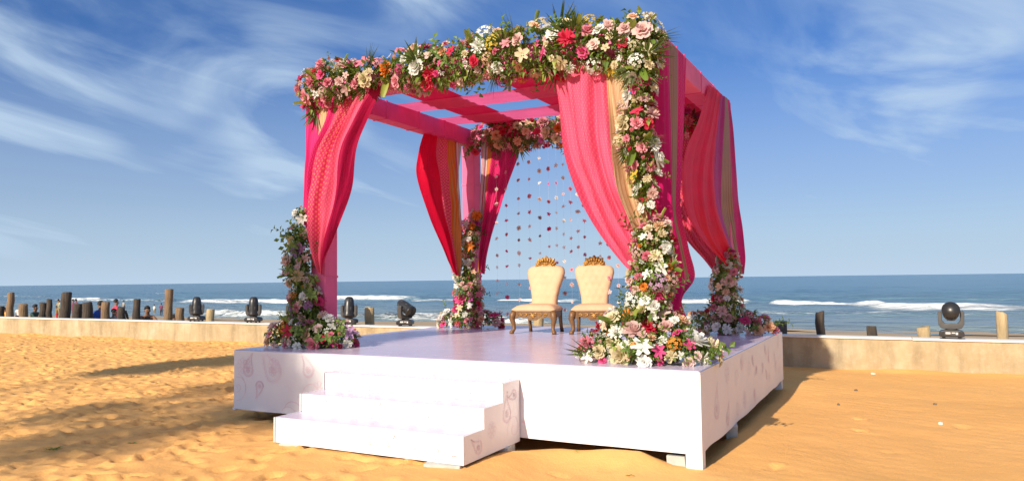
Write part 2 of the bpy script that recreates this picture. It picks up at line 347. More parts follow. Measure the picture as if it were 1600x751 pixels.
# beach behind the wall and the sea
bx = axis(-70, 30, .8, -900, 700, 1.3); by = axis(8.40, 60, .6, 8.40, 75, 1.3)
BX, BY = np.meshgrid(bx, by)
def beach_h(y): return np.interp(y, [8.4, 11, 16, 30, 46, 75], [-.12, -.12, -.35, -1.2, -1.88, -3.4])
BZ = beach_h(BY) + .10 * vnoise(BX * .35, BY * .35, 21) + .05 * vnoise(BX * 1.1, BY * 1.1, 22)
tag(grid_obj('beach', bx, by, BZ, 'beach_sand'), kind='structure')
SEA = -1.85
sx = axis(-160, 60, .55, -12000, 12000, 1.18); sy = axis(40, 150, .4, 40, 16000, 1.06)
SX, SY = np.meshgrid(sx, sy)
fade = np.clip(1 - (SY - 130) / 500, .0, 1)
SZ = SEA + fade * (.45 * vnoise(SX * .05, SY * .20, 31) + .30 * vnoise(SX * .16, SY * .48, 32) + .12 * vnoise(SX * .5, SY * 1.1, 33))
foam = np.zeros_like(SZ)
# breakers: x from, x to, y at each end, thickness, strength
SEGS = [(-3, 22, 84, 79, 2.2, 1.1), (20, 60, 79, 76, 2.8, 1.15), (-14, 2, 92, 86, 1.3, .9), (-118, -78, 86, 86, 1.6, 1.1), (-58, -40, 98, 98, 1.5, 1.0), (-34, -14, 96, 92, 1.2, .95), (-170, -120, 92, 92, .9, .85), (-76, -60, 100, 98, .9, .8), (5, 40, 47, 45, .8, .9), (-70, -20, 50, 48, .5, .8)]
for k, (y0, amp, wd, pres, fl, sd_) in enumerate([(106, .80, 1.5, .20, .95, 41), (124, .5, 1.8, .38, .7, 42), (88, .36, 1.2, .36, .7, 43), (66, .24, 1.0, .40, .6, 44), (165, .5, 2.2, .40, .7, 45), (52, .14, .8, .25, .75, 46), (46.5, .08, .6, .0, .8, 47)]):
    yc = y0 + 7 * vnoise(SX * .018, SX * 0 + k * 3.3, sd_) + 2 * vnoise(SX * .09, SX * 0 + k, sd_ + 9)
    pr = np.clip((vnoise(SX * .022 + 5, SX * 0 + 7.7 * k, sd_ + 20) - pres + .18) * 5, 0, 1)
    d_ = SY - yc
    SZ += amp * (.35 + .65 * pr) * np.exp(-np.where(d_ < 0, (d_ / (wd * .55)) ** 2, (d_ / (wd * 1.6)) ** 2))
    foam = np.maximum(foam, fl * pr * np.exp(-np.where(d_ < 0, (d_ / (wd * 2.4)) ** 2, (d_ / (wd * .7)) ** 2)))
for (xa, xb, ya, yb, th, fl) in SEGS:
    t_ = np.clip((SX - xa) / (xb - xa), 0, 1); yc = ya + (yb - ya) * t_ + 2.5 * vnoise(SX * .05, SX * 0 + ya, 71) + 2.2 * vnoise(SX * .25, SX * 0 + ya, 72) + .8 * vnoise(SX * .9, SX * 0 + ya, 74); ends = np.clip((SX - xa) / (abs(xb - xa) * .15), 0, 1) * np.clip((xb - SX) / (abs(xb - xa) * .15), 0, 1)
    d_ = SY - yc; ends = ends * (.55 + .9 * (vnoise(SX * .16, SX * 0 + yb, 73) + .5))
    SZ += .5 * np.clip(ends, 0, 1) * np.exp(-np.where(d_ < 0, (d_ / (th * .5)) ** 2, (d_ / (th * 1.4)) ** 2))
    foam = np.maximum(foam, np.clip(fl * ends, 0, 1) * np.exp(-np.where(d_ < 0, (d_ / (th * 2.0)) ** 2, (d_ / (th * .6)) ** 2)))
shal = np.clip((100 - SY) / 55, 0, 1) * .75 + .25 * np.clip((180 - SY) / 80, 0, 1) * (vnoise(SX * .02, SY * .08, 51) + .5)
tag(grid_obj('sea', sx, sy, SZ, 'sea_water', dict(foam=foam, shallow=np.clip(shal, 0, 1))), kind='structure')

# ------------------------------------------------------------------ sea wall
wl = empty('sea_wall', (-20, 8.12, 0)); tag(wl, 'long low plastered sea wall with pale coping behind the stage', 'wall')
mb = MB(); k = 260
for i in range(k):                                # face cut in short bays, very slightly uneven
    pass
xs_ = np.linspace(-75, 45, 241); vs_ = []; fs_ = []
zs_ = np.linspace(-1.3, .545, 9)
for z_ in zs_:
    for x_ in xs_: vs_.append((x_ + 20, .012 * mnoise.noise((x_ * .7, z_ * 2, 3)), z_))
nx_ = len(xs_)
for j in range(len(zs_) - 1):
    for i in range(nx_ - 1): fs_.append((j * nx_ + i, j * nx_ + i + 1, (j + 1) * nx_ + i + 1, (j + 1) * nx_ + i))
mb.add(vs_, fs_); mb.box(-55, 65, .05, .30, -1.3, .545)
mb.build('wall_face', 'wall_plaster', wl, True)
mb = MB(); random.seed(3)
x_ = -55.0
while x_ < 65:
    l_ = 2.4; dz = random.uniform(-.004, .004)
    cpo = MB(); cpo.box(x_ + .004, x_ + l_ - .004, -.03, .33, .546 + dz, .580 + dz)
    if -36 < x_ + l_ - 20 + 16 and x_ - 20 < 8: cpo.build('coping_slab', 'coping_stone', wl, bevel=.006)
    else: mb.box(x_ + .004, x_ + l_ - .004, -.03, .33, .546 + dz, .580 + dz)
    x_ += l_
tag(mb.build('coping_far', 'coping_stone', wl), kind='stuff')

# ------------------------------------------------------------------ stage
SW, SDp, SH, HB = 5.867, 5.262, .859, .112
stage = empty('stage', (-SW / 2, SDp / 2, 0)); tag(stage, 'large white square wedding stage with glossy lavender deck and printed skirts', 'stage')
def loc(o, p): o.location = Vector(p)
ox, oy = -SW / 2, SDp / 2
def st(mb_, name, m_, parent=stage, **k):         # geometry given in world coordinates
    mb_.v = [(a - ox, b_ - oy, c_) for a, b_, c_ in mb_.v]; return mb_.build(name, m_, parent, **k)
mb = MB(); mb.box(-SW, 0, 0, SDp, SH - .03, SH); st(mb, 'deck', 'deck_vinyl', bevel=.012)
def sheet(p0, ux, width, z0, z1, nrm, nu=60, nv=10, wave=.006, seed=1, sag=0.0):
    b_ = MB(); vs_ = []
    for j in range(nv + 1):
        for i in range(nu + 1):
            u_ = i / nu; v_ = j / nv; zb = z0 + sag * (.5 + mnoise.noise((u_ * 7, seed, 0)))
            p_ = Vector(p0) + Vector(ux) * width * u_ + Vector((0, 0, zb + (z1 - zb) * v_))
            wv_ = wave * mnoise.noise((u_ * width * 1.6, v_ * .8, seed * 3.1)) * (1.15 - v_)
            vs_.append(p_ + Vector(nrm) * wv_)
    b_.add(vs_, [(j * (nu + 1) + i, j * (nu + 1) + i + 1, (j + 1) * (nu + 1) + i + 1, (j + 1) * (nu + 1) + i) for j in range(nv) for i in range(nu)]); return b_
SKY = SH - .010
f_ = st(sheet((-SW, -.012, 0), (1, 0, 0), SW + .012, HB, SKY, (0, -1, 0), 90, 8, .012, 2, .012), 'front_skirt', 'white_vinyl', smooth=True)
r_sk = st(sheet((.012, -.012, 0), (0, 1, 0), SDp + .024, HB + .01, SKY, (1, 0, 0), 80, 8, .022, 5, .012), 'side_skirt', 'white_vinyl', smooth=True)
st(sheet((-SW - .012, SDp, 0), (0, -1, 0), SDp, HB, SKY, (-1, 0, 0), 40, 6, .012, 6), 'side_skirt', 'white_vinyl', smooth=True)
st(sheet((0, SDp + .012, 0), (-1, 0, 0), SW, HB, SKY, (0, 1, 0), 40, 6, .012, 7), 'back_skirt', 'white_vinyl', smooth=True)
for sgn, (x0, x1, y0, y1) in enumerate([(-.135, .016, -.018, .10), (-SW - .014, -SW + .03, -.018, .10), (-.10, .0, SDp - .1, SDp), (-SW, -SW + .1, SDp - .1, SDp)]):
    mb = MB(); mb.box(x0, x1, y0, y1, -.06 if sgn != 1 else .10, HB + .02 if sgn else SH - .03); st(mb, 'leg', 'white_vinyl', bevel=.006)
for i in range(4):
    mb = MB(); x_ = -SW + .6 + i * 1.5; mb.box(x_, x_ + .05, .25, .30, -.1, SH - .031); st(mb, 'leg', 'dark_wood')
mb = MB()
for y_ in (.3, 1.6, 3, 4.6): mb.box(-SW + .05, -.05, y_, y_ + .06, .30, .36)
st(mb, 'under_frame', 'dark_wood')

# paisley print: thin ink strokes that lie 2 mm proud of the vinyl
def ribbon(mb_, pts, wd, closed=False):
    pts = [Vector((a, b_)) for a, b_ in pts]; k = len(pts); vs_ = []
    for i in range(k):
        a = pts[i - 1] if (closed or i) else pts[0]; c_ = pts[(i + 1) % k] if (closed or i < k - 1) else pts[-1]
        d = (c_ - a); d = d.normalized() if d.length > 1e-9 else Vector((1, 0)); nrm = Vector((-d.y, d.x)) * wd / 2
        vs_ += [pts[i] + nrm, pts[i] - nrm]
    mb_.append((vs_, [(2 * i, 2 * i + 1, (2 * i + 3) % (2 * k), (2 * i + 2) % (2 * k)) for i in range(k if closed else k - 1)]))
def paisley_pts(cx, cy, s, rot, flip=1, k=34):
    out = []
    for i in range(k):
        t = 2 * math.pi * i / k
        r_ = .5 * s; x_ = r_ * math.cos(t); y_ = r_ * math.sin(t)
        if y_ > 0: q = (y_ / r_); x_ = x_ * (1 - q * .75) + flip * .55 * s * q ** 2.2 * .8; y_ = y_ * 2.3
        out.append((cx + x_ * math.cos(rot) - y_ * math.sin(rot), cy + x_ * math.sin(rot) + y_ * math.cos(rot)))
    return out
def paisley(mb_, cx, cy, s, rot, flip=1, wd=.006):
    ribbon(mb_, paisley_pts(cx, cy, s, rot, flip), wd, True)
    ribbon(mb_, paisley_pts(cx, cy, s * .84, rot, flip), wd * .6, True)
    for a, b_ in paisley_pts(cx, cy, s * 1.14, rot, flip, 44): ribbon(mb_, [(a - .004, b_), (a + .004, b_)], .008)
    rosette(mb_, cx, cy, s * .26, wd)
def rosette(mb_, cx, cy, r_, wd=.005, k=8):
    for j in range(k):
        a = 2 * math.pi * j / k; x_, y_ = cx + math.cos(a) * r_ * .68, cy + math.sin(a) * r_ * .68
        ribbon(mb_, [(x_ + math.cos(2 * math.pi * q / 8) * r_ * .3, y_ + math.sin(2 * math.pi * q / 8) * r_ * .3) for q in range(8)], wd * .8, True)
    ribbon(mb_, [(cx + math.cos(2 * math.pi * q / 12) * r_ * .28, cy + math.sin(2 * math.pi * q / 12) * r_ * .28) for q in range(12)], wd, True)
def scroll(mb_, cx, cy, s, rot, flip=1, wd=.006, turns=1.4):
    ribbon(mb_, [(cx + s * (.1 + .9 * t / 30) * math.cos(rot + flip * t / 30 * turns * 6.28), cy + s * (.1 + .9 * t / 30) * math.sin(rot + flip * t / 30 * turns * 6.28)) for t in range(31)], wd)
def print_panel(parent, name, w0, w1, h0, h1, place, seed, dens, mname='print_ink', fixed=()):
    rd = random.Random(seed); lst = []
    for fx in fixed:
        kind, args = fx[0], fx[1:]; {'p': paisley, 's': scroll, 'r': rosette}[kind](lst, *args)
    used = [(fx[1], fx[2], fx[3]) for fx in fixed]
    for _ in range(dens):
        for _t in range(30):
            s = rd.uniform(.10, .24); cx = rd.uniform(w0 + s, w1 - s); cy = rd.uniform(h0 + .08, h1 - .08)
            if all((cx - a) ** 2 + (cy - b_) ** 2 > (1.1 * (s + c_)) ** 2 for a, b_, c_ in used): break
        else: continue
        used.append((cx, cy, s)); q = rd.random()
        if q < .6: paisley(lst, cx, cy, s * .8, rd.uniform(0, 6.28), rd.choice((-1, 1)))
        elif q < .8: scroll(lst, cx, cy, s, rd.uniform(0, 6.28), rd.choice((-1, 1)))
        else: rosette(lst, cx, cy, s * .6)
    mb_ = MB()
    for vs_, fs_ in lst:
        if any(not (w0 < p_[0] < w1 and h0 < p_[1] < h1) for p_ in vs_):
            keep = [f_2 for f_2 in fs_ if all(w0 < vs_[i][0] < w1 and h0 < vs_[i][1] < h1 for i in f_2)]
        else: keep = fs_
        if keep: mb_.add([place(p_[0], p_[1]) for p_ in vs_], keep)
    return tag(st(mb_, name, mname, parent), kind='stuff')
FX = [('p', -5.20, .62, .26, .9, 1), ('p', -5.62, .62, .16, 0, 1), ('r', -5.62, .66, .09), ('r', -5.18, .68, .10), ('p', -5.42, .42, .12, 3.1, 1), ('s', -5.83, .36, .24, .4, 1), ('s', -5.80, .40, .15, 2.0, -1), ('r', -5.72, .66, .10),
      ('s', -5.0, .14, .42, 1.6, -1, .007, .35), ('s', -5.05, .10, .34, 1.6, -1, .005, .35), ('p', -4.62, .66, .16, .2, -1), ('s', -4.55, .36, .2, 2.2, 1), ('r', -4.45, .44, .10)]
def wavy(u_, v_, width, wave, seed): return wave * mnoise.noise((u_ * width * 1.6, v_ * .8, seed * 3.1)) * (1.15 - v_)
print_panel(f_, 'paisley_print', -SW + .02, -.2, HB + .03, SH - .03, lambda a, b_: (a, -.0145 - wavy((a + SW) / (SW + .012), (b_ - HB - .006) / (SKY - HB - .006), SW + .012, .012, 2), b_), 4, 34, 'print_ink', FX)
print_panel(r_sk, 'paisley_print', .15, SDp - .15, HB + .04, SH - .03, lambda a, b_: (.0155 + wavy((a + .012) / (SDp + .024), (b_ - HB - .016) / (SKY - HB - .016), SDp + .024, .022, 5), a, b_), 9, 20, 'print_ink_pale')

# steps: three treads of box steps
SX0, SX1 = -4.03, -1.80
steps = empty('stage_steps', (-2.9, -.55, 0)); tag(steps, 'three white printed box steps leading up to the stage front', 'steps')
ZT = [.335, .52, .70]; YF = [-1.11, -.745, -.385]
ST0 = [-4.03, -3.91, -3.80]
def stp(mb_, name, m_, parent=steps, **k):
    mb_.v = [(a + 2.9, b_ + .55, c_) for a, b_, c_ in mb_.v]; return mb_.build(name, m_, parent, **k)
for i in range(3):
    zb = .085 if i == 0 else ZT[i - 1] + .001; yb = -.032
    mb = MB(); mb.box(SX0, SX1 - .012, YF[i] + .02, yb, ZT[i] - .022, ZT[i]); stp(mb, 'tread', 'deck_vinyl', bevel=.008)
    mb = MB(); mb.box(SX0, SX1 - .012, YF[i], YF[i] + .0195, zb, ZT[i] - .002); rr = stp(mb, 'riser', 'white_vinyl', bevel=.004)
    lst = []; rd = random.Random(i + 20); mbp = MB(); zc = (zb + ZT[i]) / 2
    for q in range(9):
        cx = SX0 + .16 + q * .26 + rd.uniform(-.05, .05)
        if rd.random() < .6: paisley(lst, cx, zc - .02, .085, rd.uniform(0, 6.28), rd.choice((-1, 1)), .004)
        else: rosette(lst, cx, zc, .055, .004)
    for vs_, fs_ in lst:
        kk = [g for g in fs_ if all(zb + .01 < vs_[j][1] < ZT[i] - .012 and SX0 + .01 < vs_[j][0] < SX1 - .03 for j in g)]
        if kk: mbp.add([(a, YF[i] - .0025, b_) for a, b_ in vs_], kk)
    tag(stp(mbp, 'paisley_print', 'print_ink_pale', rr), kind='stuff')
for sx_, xx in ((1, SX1), (-1, SX0 - .012)):
    mb = MB(); out = [(-.031, .085), (-.031, ZT[2] - .001), (YF[2] - .001, ZT[2] - .001), (YF[2] - .001, ZT[1] - .001), (YF[1] - .001, ZT[1] - .001), (YF[1] - .001, ZT[0] - .001), (YF[0] - .001, ZT[0] - .001), (YF[0] - .001, .085)]
    kx = len(out); mb.add([(xx - .0115, a, b_) for a, b_ in out] + [(xx, a, b_) for a, b_ in out], [tuple(range(kx)), tuple(reversed(range(kx, 2 * kx)))] + [(j, kx + j, kx + (j + 1) % kx, (j + 1) % kx) for j in range(kx)])
    sp_ = stp(mb, 'side_panel', 'white_vinyl')
    if sx_ == 1:
        lst = []; mbp = MB(); paisley(lst, -.30, .40, .15, .3, 1, .004); paisley(lst, -.85, .19, .11, 1.3, 1, .004); scroll(lst, -.16, .24, .14, 1, 1, .004); rosette(lst, -.6, .3, .08, .004); paisley(lst, -.15, .56, .09, 2, 1, .004)
        for q in range(16): ribbon(lst, [(-.9 + q * .004, .14 + q * .011), (-.892 + q * .004, .14 + q * .011)], .006)
        inside = lambda a, b_: b_ > .12 and ((a > YF[2] + .02 and b_ < ZT[2] - .02) or (a > YF[1] + .02 and b_ < ZT[1] - .02) or (a > YF[0] + .02 and b_ < ZT[0] - .02)) and a < -.045
        for vs_, fs_ in lst:
            kk = [g for g in fs_ if all(inside(vs_[j][0], vs_[j][1]) for j in g)]
            if kk: mbp.add([(xx + .0022, a, b_) for a, b_ in vs_], kk)
        tag(stp(mbp, 'paisley_print', 'print_ink_pale', sp_), kind='stuff')
def block(x, y, rz, sx_, sy_, sz_, z, label):
    mb = MB(); rr = random.Random(int(x * 100)); o8 = [(a * sx_ / 2 + rr.uniform(-.006, .006), b_ * sy_ / 2 + rr.uniform(-.006, .006), c_ * sz_ + rr.uniform(-.003, .003)) for c_ in (0, 1) for a, b_ in ((-1, -1), (1, -1), (1, 1), (-1, 1))]
    mb.add(o8, [(0, 3, 2, 1), (4, 5, 6, 7), (0, 1, 5, 4), (1, 2, 6, 5), (2, 3, 7, 6), (3, 0, 4, 7)])
    o = mb.build('paving_block', 'block_concrete', bevel=.006); o.location = (x, y, z); o.rotation_euler.z = rz
    tag(o, label, 'block', 'concrete blocks propping the stage')
block(-3.84, -1.02, .1, .26, .20, .15, -.066, 'pale block under the front left corner of the steps')
block(-2.02, -1.06, .22, .34, .22, .15, -.066, 'pale block under the front right corner of the steps')
block(-1.86, -.24, .2, .14, .26, .15, -.066, 'pale block under the right side of the steps near the stage')
block(-.24, .07, .1, .17, .12, .11, -.03, 'pale block beside the near corner leg of the stage')
block(-.02, 1.45, .2, .12, .20, .17, -.04, 'pale block under the right hand side of the stage')

# ------------------------------------------------------------------ canopy frame
XL0, XL1, XR0, XR1 = -5.33, -5.08, -.84, -.59
YF0, YF1, YB0, YB1 = .78, 1.03, 4.66, 4.91
ZB, ZTp = 4.12, 4.40
can = empty('wedding_canopy', (-2.96, 2.85, SH)); tag(can, 'tall open pink cloth wrapped wedding canopy frame standing on the stage', 'canopy')
def cn(mb_, name, m_, parent=can, **k):
    mb_.v = [(a + 2.96, b_ - 2.85, c_ - SH) for a, b_, c_ in mb_.v]; return mb_.build(name, m_, parent, **k)
def uv_box(o, s=1.0):
    me = o.data; uvl = me.uv_layers.new(name='UVMap')
    for p_ in me.polygons:
        a = max(range(3), key=lambda i: abs(p_.normal[i])); ij = [i for i in range(3) if i != a]
        for li in p_.loop_indices:
            c_ = me.vertices[me.loops[li].vertex_index].co; uvl.data[li].uv = (c_[ij[0]] * s, c_[ij[1]] * s)
for (x0, x1, y0, y1, m_) in ((XL0, XL1, YF0, YF1, 'wrap_pink'), (XR0, XR1, YF0, YF1, 'wrap_pink'), (XL0, XL1, YB0, YB1, 'wrap_pink'), (XR0, XR1, YB0, YB1, 'wrap_pink')):
    mb = MB(); mb.box(x0, x1, y0, y1, SH + .002, ZB - .002); uv_box(cn(mb, 'post', m_, bevel=.02))
e_ = .004
for (x0, x1, y0, y1, z0, z1) in ((XL0 - e_, XR1 + e_, YF0 - e_, YF1 + e_, ZB, ZTp), (XL0 - e_, XR1 + e_, YB0 - e_, YB1 + e_, ZB, ZTp), (XL0, XL1, YF1 + e_ + .001, YB0 - e_ - .001, ZB + .002, ZTp - .002), (XR0, XR1, YF1 + e_ + .001, YB0 - e_ - .001, ZB + .002, ZTp - .002)):
    mb = MB(); mb.box(x0, x1, y0, y1, z0, z1); uv_box(cn(mb, 'beam', 'wrap_hot' if y1 - y0 > 1 and x0 < -3 else 'wrap_pink', bevel=.02))
# seams where the wrapping cloth overlaps
for y_ in (1.75, 2.1, 2.95, 3.7):
    for xa, xb in ((XL0, XL1), (XR0, XR1)):
        mb = MB(); mb.box(xa - .005, xb + .005, y_, y_ + .035, ZB - .004, ZTp + .003); uv_box(cn(mb, 'cloth_seam', 'wrap_hot', bevel=.004))
for (x0, x1, y0, y1) in ((XL0, XL1, YF0, YF1), (XR0, XR1, YF0, YF1), (XL0, XL1, YB0, YB1), (XR0, XR1, YB0, YB1)):
    for z_ in (1.75, 2.62, 3.4): mb = MB(); mb.box(x0 - .005, x1 + .005, y0 - .005, y1 + .005, z_, z_ + .03); uv_box(cn(mb, 'cloth_seam', 'wrap_pink', bevel=.004))
# ceiling sashes woven across the top
def sash(x0, x1, y0, y1, along, z, m_, sag, name):
    mb = MB(); nu, nv = 36, 6; vs_ = []; uvs = []
    for i in range(nu + 1):
        for j in range(nv + 1):
            u_ = i / nu; v_ = j / nv; sg = -sag * math.sin(math.pi * u_) + .012 * math.sin(v_ * 21 + u_ * 3)
            p_ = (x0 + (x1 - x0) * u_, y0 + (y1 - y0) * v_, z + sg) if along == 'x' else (x0 + (x1 - x0) * v_, y0 + (y1 - y0) * u_, z + sg)
            vs_.append(p_)
    mb.add(vs_, [(i * (nv + 1) + j, i * (nv + 1) + j + 1, (i + 1) * (nv + 1) + j + 1, (i + 1) * (nv + 1) + j) for i in range(nu) for j in range(nv)])
    uv_box(cn(mb, name, m_, smooth=True))
for y0, y1 in ((1.25, 1.78), (2.42, 3.02), (3.56, 4.18)): sash(XL0 + .02, XR1 - .02, y0, y1, 'x', ZTp + .012, 'sheer_pink', .05, 'cross_sash')
for x0, x1, m_ in ((-4.70, -3.98, 'sash_red'), (-3.12, -2.32, 'sash_red'), (-1.50, -.846, 'sash_red')): sash(x0, x1, YF0 + .02, YB1 - .02, 'y', ZTp + .03 if x0 < -4 else ZTp + .026, m_, .02, 'long_sash')  # hidden rightmost sash is widened towards the beam to shade the far right drape

# ------------------------------------------------------------------ drapes
def cat(ps, t):
    k = len(ps) - 1; s = min(max(t, 0), .99999) * k; i = int(s); q = s - i
    p0, p1, p2, p3 = ps[max(i - 1, 0)], ps[i], ps[i + 1], ps[min(i + 2, k)]
    return .5 * ((2 * p1) + (p2 - p0) * q + (2 * p0 - 5 * p1 + 4 * p2 - p3) * q * q + (3 * p1 - p0 - 3 * p2 + p3) * q ** 3)
def drape(label, base, left, right, nrm, bands, pleats, amp, wide, seed=1, nv=54, belly=0, group=None, twist=.0, name='drape'):
    root = empty(name, base); tag(root, label, 'drape', group)
    nrm = Vector(nrm).normalized(); rd = random.Random(seed); ph = [rd.uniform(0, 6.28) for _ in range(4)]
    ln = sum((left[i + 1] - left[i]).length for i in range(len(left) - 1))
    for bn, u0, u1, m_ in bands:
        mb = MB(); nu = max(6, int(pleats * (u1 - u0) * 12)); vs_ = []; uv = []
        for j in range(nv + 1):
            v_ = j / nv; A = cat(left, v_); B = cat(right, v_); am = np.interp(v_, [0, .12, .5, .85, 1], amp)
            for i in range(nu + 1):
                u_ = u0 + (u1 - u0) * i / nu
                uu = u_ + .035 * math.sin(5 * v_ + ph[0] + 9 * u_)
                mod = .55 + .9 * (mnoise.noise((u_ * pleats * .8, v_ * 1.6, seed)) + .5); pl = mod * math.sin(2 * math.pi * pleats * uu + ph[1] + 1.6 * mnoise.noise((u_ * 3, v_ * 2.2, seed + 5))) + .35 * math.sin(2 * math.pi * pleats * 2.37 * uu + ph[2] + 2 * v_) + .9 * math.sin(2 * math.pi * pleats * .43 * uu + ph[3] - 3 * v_) + .9 * mnoise.noise((u_ * 4, v_ * 5, seed + 9))
                p_ = A + (B - A) * u_ + nrm * (am * pl + belly * math.sin(math.pi * min(1, v_ * 1.05)) * math.sin(math.pi * u_))
                vs_.append(p_ - Vector(base)); uv.append((u_ * wide, v_ * ln))
        fs_ = [(j * (nu + 1) + i, j * (nu + 1) + i + 1, (j + 1) * (nu + 1) + i + 1, (j + 1) * (nu + 1) + i) for j in range(nv) for i in range(nu)]
        mb.add(vs_, fs_); o = mb.build(bn, m_, root, True); uvl = o.data.uv_layers.new(name='UVMap')
        for li, lp in enumerate(o.data.loops): uvl.data[li].uv = uv[lp.vertex_index]
    return root
def PY(Yp, pts): return [on_y(Yp, x, y) for x, y in pts]
def PX(Xp, pts): return [on_x(Xp, x, y) for x, y in pts]
# front right, on the front face
drape('wide pink brocade drape with cream pleated edge swept to the near right post', (-1.2, .70, SH),
      PY(.70, [(860, 100), (868, 150), (880, 230), (905, 295), (938, 360), (975, 410), (1000, 436)]), PY(.66, [(985, 90), (984, 150), (990, 230), (1002, 300), (1014, 350), (1022, 395), (1026, 432)]), (0, -1, 0),
      [('brocade_panel', 0, .70, 'brocade_pink'), ('cream_panel', .70, 1, 'cream_pleat')], 4.1, [.014, .045, .075, .055, .03], 1.9, 3, belly=.05)
# front right, side drape along outer face of right beam
zf = on_x(XR1 + .03, 1038, 54)
drape('straight magenta and purple striped side drape on the near right post', (XR1 + .03, 1.1, SH),
      PX(XR1 + .035, [(1022, 42), (1024, 120), (1027, 230), (1030, 330), (1034, 400), (1040, 440), (1046, 470), (1040, 505)]), PX(XR1 + .06, [(1073, 92), (1070, 160), (1064, 250), (1058, 330), (1072, 380), (1084, 430), (1064, 466), (1078, 508)]), (1, 0, 0),
      [('magenta_panel', 0, .42, 'plain_magenta'), ('tan_panel', .42, .66, 'tan_stripe'), ('purple_panel', .66, 1, 'brocade_magenta')], 4.2, [.004, .012, .022, .03, .03], 1.1, 5, belly=.05)
# back right, side
drape('deep red drape with tan stripe hung from the right beam to the far right post', (XR1 + .03, 4.6, SH),
      PX(XR1 + .03, [(1108, 132), (1092, 185), (1072, 235), (1066, 285), (1075, 335), (1098, 375), (1120, 400), (1140, 420)]), PX(XR1 + .035, [(1140, 157), (1145, 200), (1149, 260), (1153, 310), (1157, 350), (1160, 385), (1162, 410), (1163, 428)]), (1, 0, 0),
      [('red_panel', 0, .56, 'plain_red'), ('purple_panel', .56, .74, 'purple'), ('tan_panel', .74, .86, 'tan_stripe'), ('magenta_panel', .86, 1, 'plain_magenta')], 4.0, [.003, .010, .022, .022, .012], 1.6, 8, belly=-.04)
# back right, on the back beam
drape('shaded red brocade drape gathered from the back beam to the far right post', (-1.0, YB0 - .04, SH),
      PY(YB0 - .04, [(1012, 200), (1030, 260), (1048, 325), (1072, 372), (1100, 405), (1120, 432)]), PY(YB0 - .05, [(1100, 185), (1112, 260), (1122, 330), (1132, 380), (1140, 410), (1140, 436)]), (0, -1, 0),
      [('brocade_panel', 0, .7, 'brocade_gold'), ('red_panel', .7, 1, 'plain_red')], 5, [.012, .03, .04, .03, .015], 1.5, 11)
# front left
drape('pink and gold brocade drape swept across the left front post', (-5.0, .70, SH),
      PY(.72, [(520, 140), (506, 190), (482, 245), (470, 300), (474, 350), (486, 395), (496, 425)]), PY(.68, [(600, 128), (574, 180), (556, 225), (545, 290), (528, 350), (510, 400), (504, 428)]), (0, -1, 0),
      [('magenta_panel', 0, .22, 'brocade_magenta'), ('brocade_panel', .22, .62, 'brocade_gold'), ('pink_panel', .62, .80, 'brocade_pink'), ('maroon_panel', .80, 1, 'maroon')], 4.2, [.012, .03, .045, .03, .012], 1.5, 14, belly=.07)
drape('narrow pale pink drape with cream edge hanging straight on the left front post', (-5.3, .745, SH),
      PY(.75, [(478, 150), (477, 200), (476, 260), (474, 310), (472, 350)]), PY(.75, [(520, 140), (516, 190), (506, 240), (500, 300), (496, 360)]), (0, -1, 0),
      [('pink_panel', 0, .55, 'plain_hot_pink'), ('cream_panel', .55, 1, 'cream_pleat')], 3.2, [.008, .012, .014, .012, .01], .6, 17)
# back left, along left beam
drape('red drape with orange striped edge left of the far left post', (XL0 + .1, 4.2, SH),
      PX(XL0 + .12, [(668, 196), (658, 240), (658, 275), (668, 315), (684, 360), (700, 402), (712, 430)]), PX(XL0 + .14, [(722, 214), (722, 250), (722, 290), (721, 330), (720, 370), (720, 405), (720, 430)]), (1, 0, 0),
      [('red_panel', 0, .30, 'plain_red'), ('brocade_panel', .30, .62, 'brocade_gold'), ('orange_panel', .62, .80, 'orange_stripe'), ('grey_panel', .80, 1, 'grey_stripe')], 5, [.012, .03, .05, .04, .015], 1.6, 20, belly=.05)
# back left, on back beam
drape('magenta brocade drape right of the far left post below the back beam', (-4.9, YB0 - .03, SH),
      PY(YB0 - .03, [(753, 205), (752, 250), (751, 300), (750, 350), (748, 400), (746, 425)]), PY(YB0 - .04, [(822, 200), (808, 245), (790, 300), (772, 355), (760, 400), (757, 428)]), (0, -1, 0),
      [('grey_panel', 0, .16, 'grey_stripe'), ('tan_panel', .16, .3, 'orange_stripe'), ('magenta_panel', .3, 1, 'brocade_magenta')], 4.5, [.012, .025, .04, .03, .012], 1.3, 23)

# ------------------------------------------------------------------ flowers
def petal(mb_, az, r0, ln, wd, el, curl, cup=.12, na=2, ns=2, twist=0):
    vs_ = []
    ca, sa = math.cos(az), math.sin(az)
    for i in range(na + 1):
        t = i / na; e = el + curl * t
        rr = r0; zz_ = 0; steps_ = 4
        for q in range(steps_):
            tt = t * (q + .5) / steps_; rr += ln * t / steps_ * math.cos(el + curl * tt); zz_ += ln * t / steps_ * math.sin(el + curl * tt)
        wv_ = wd * (.35 + .65 * math.sin(math.pi * min(1, .12 + t * .72)))
        for j in range(ns + 1):
            s = (j / ns - .5) * 2; y_ = s * wv_ / 2; cu = cup * (s * s) * ln
            rx = rr - cu * math.sin(e); z2 = zz_ + cu * math.cos(e) + twist * s * .1
            vs_.append((rx * ca - y_ * sa, rx * sa + y_ * ca, z2))
    mb_.add(vs_, [(i * (ns + 1) + j, i * (ns + 1) + j + 1, (i + 1) * (ns + 1) + j + 1, (i + 1) * (ns + 1) + j) for i in range(na) for j in range(ns)])
FLW = {}
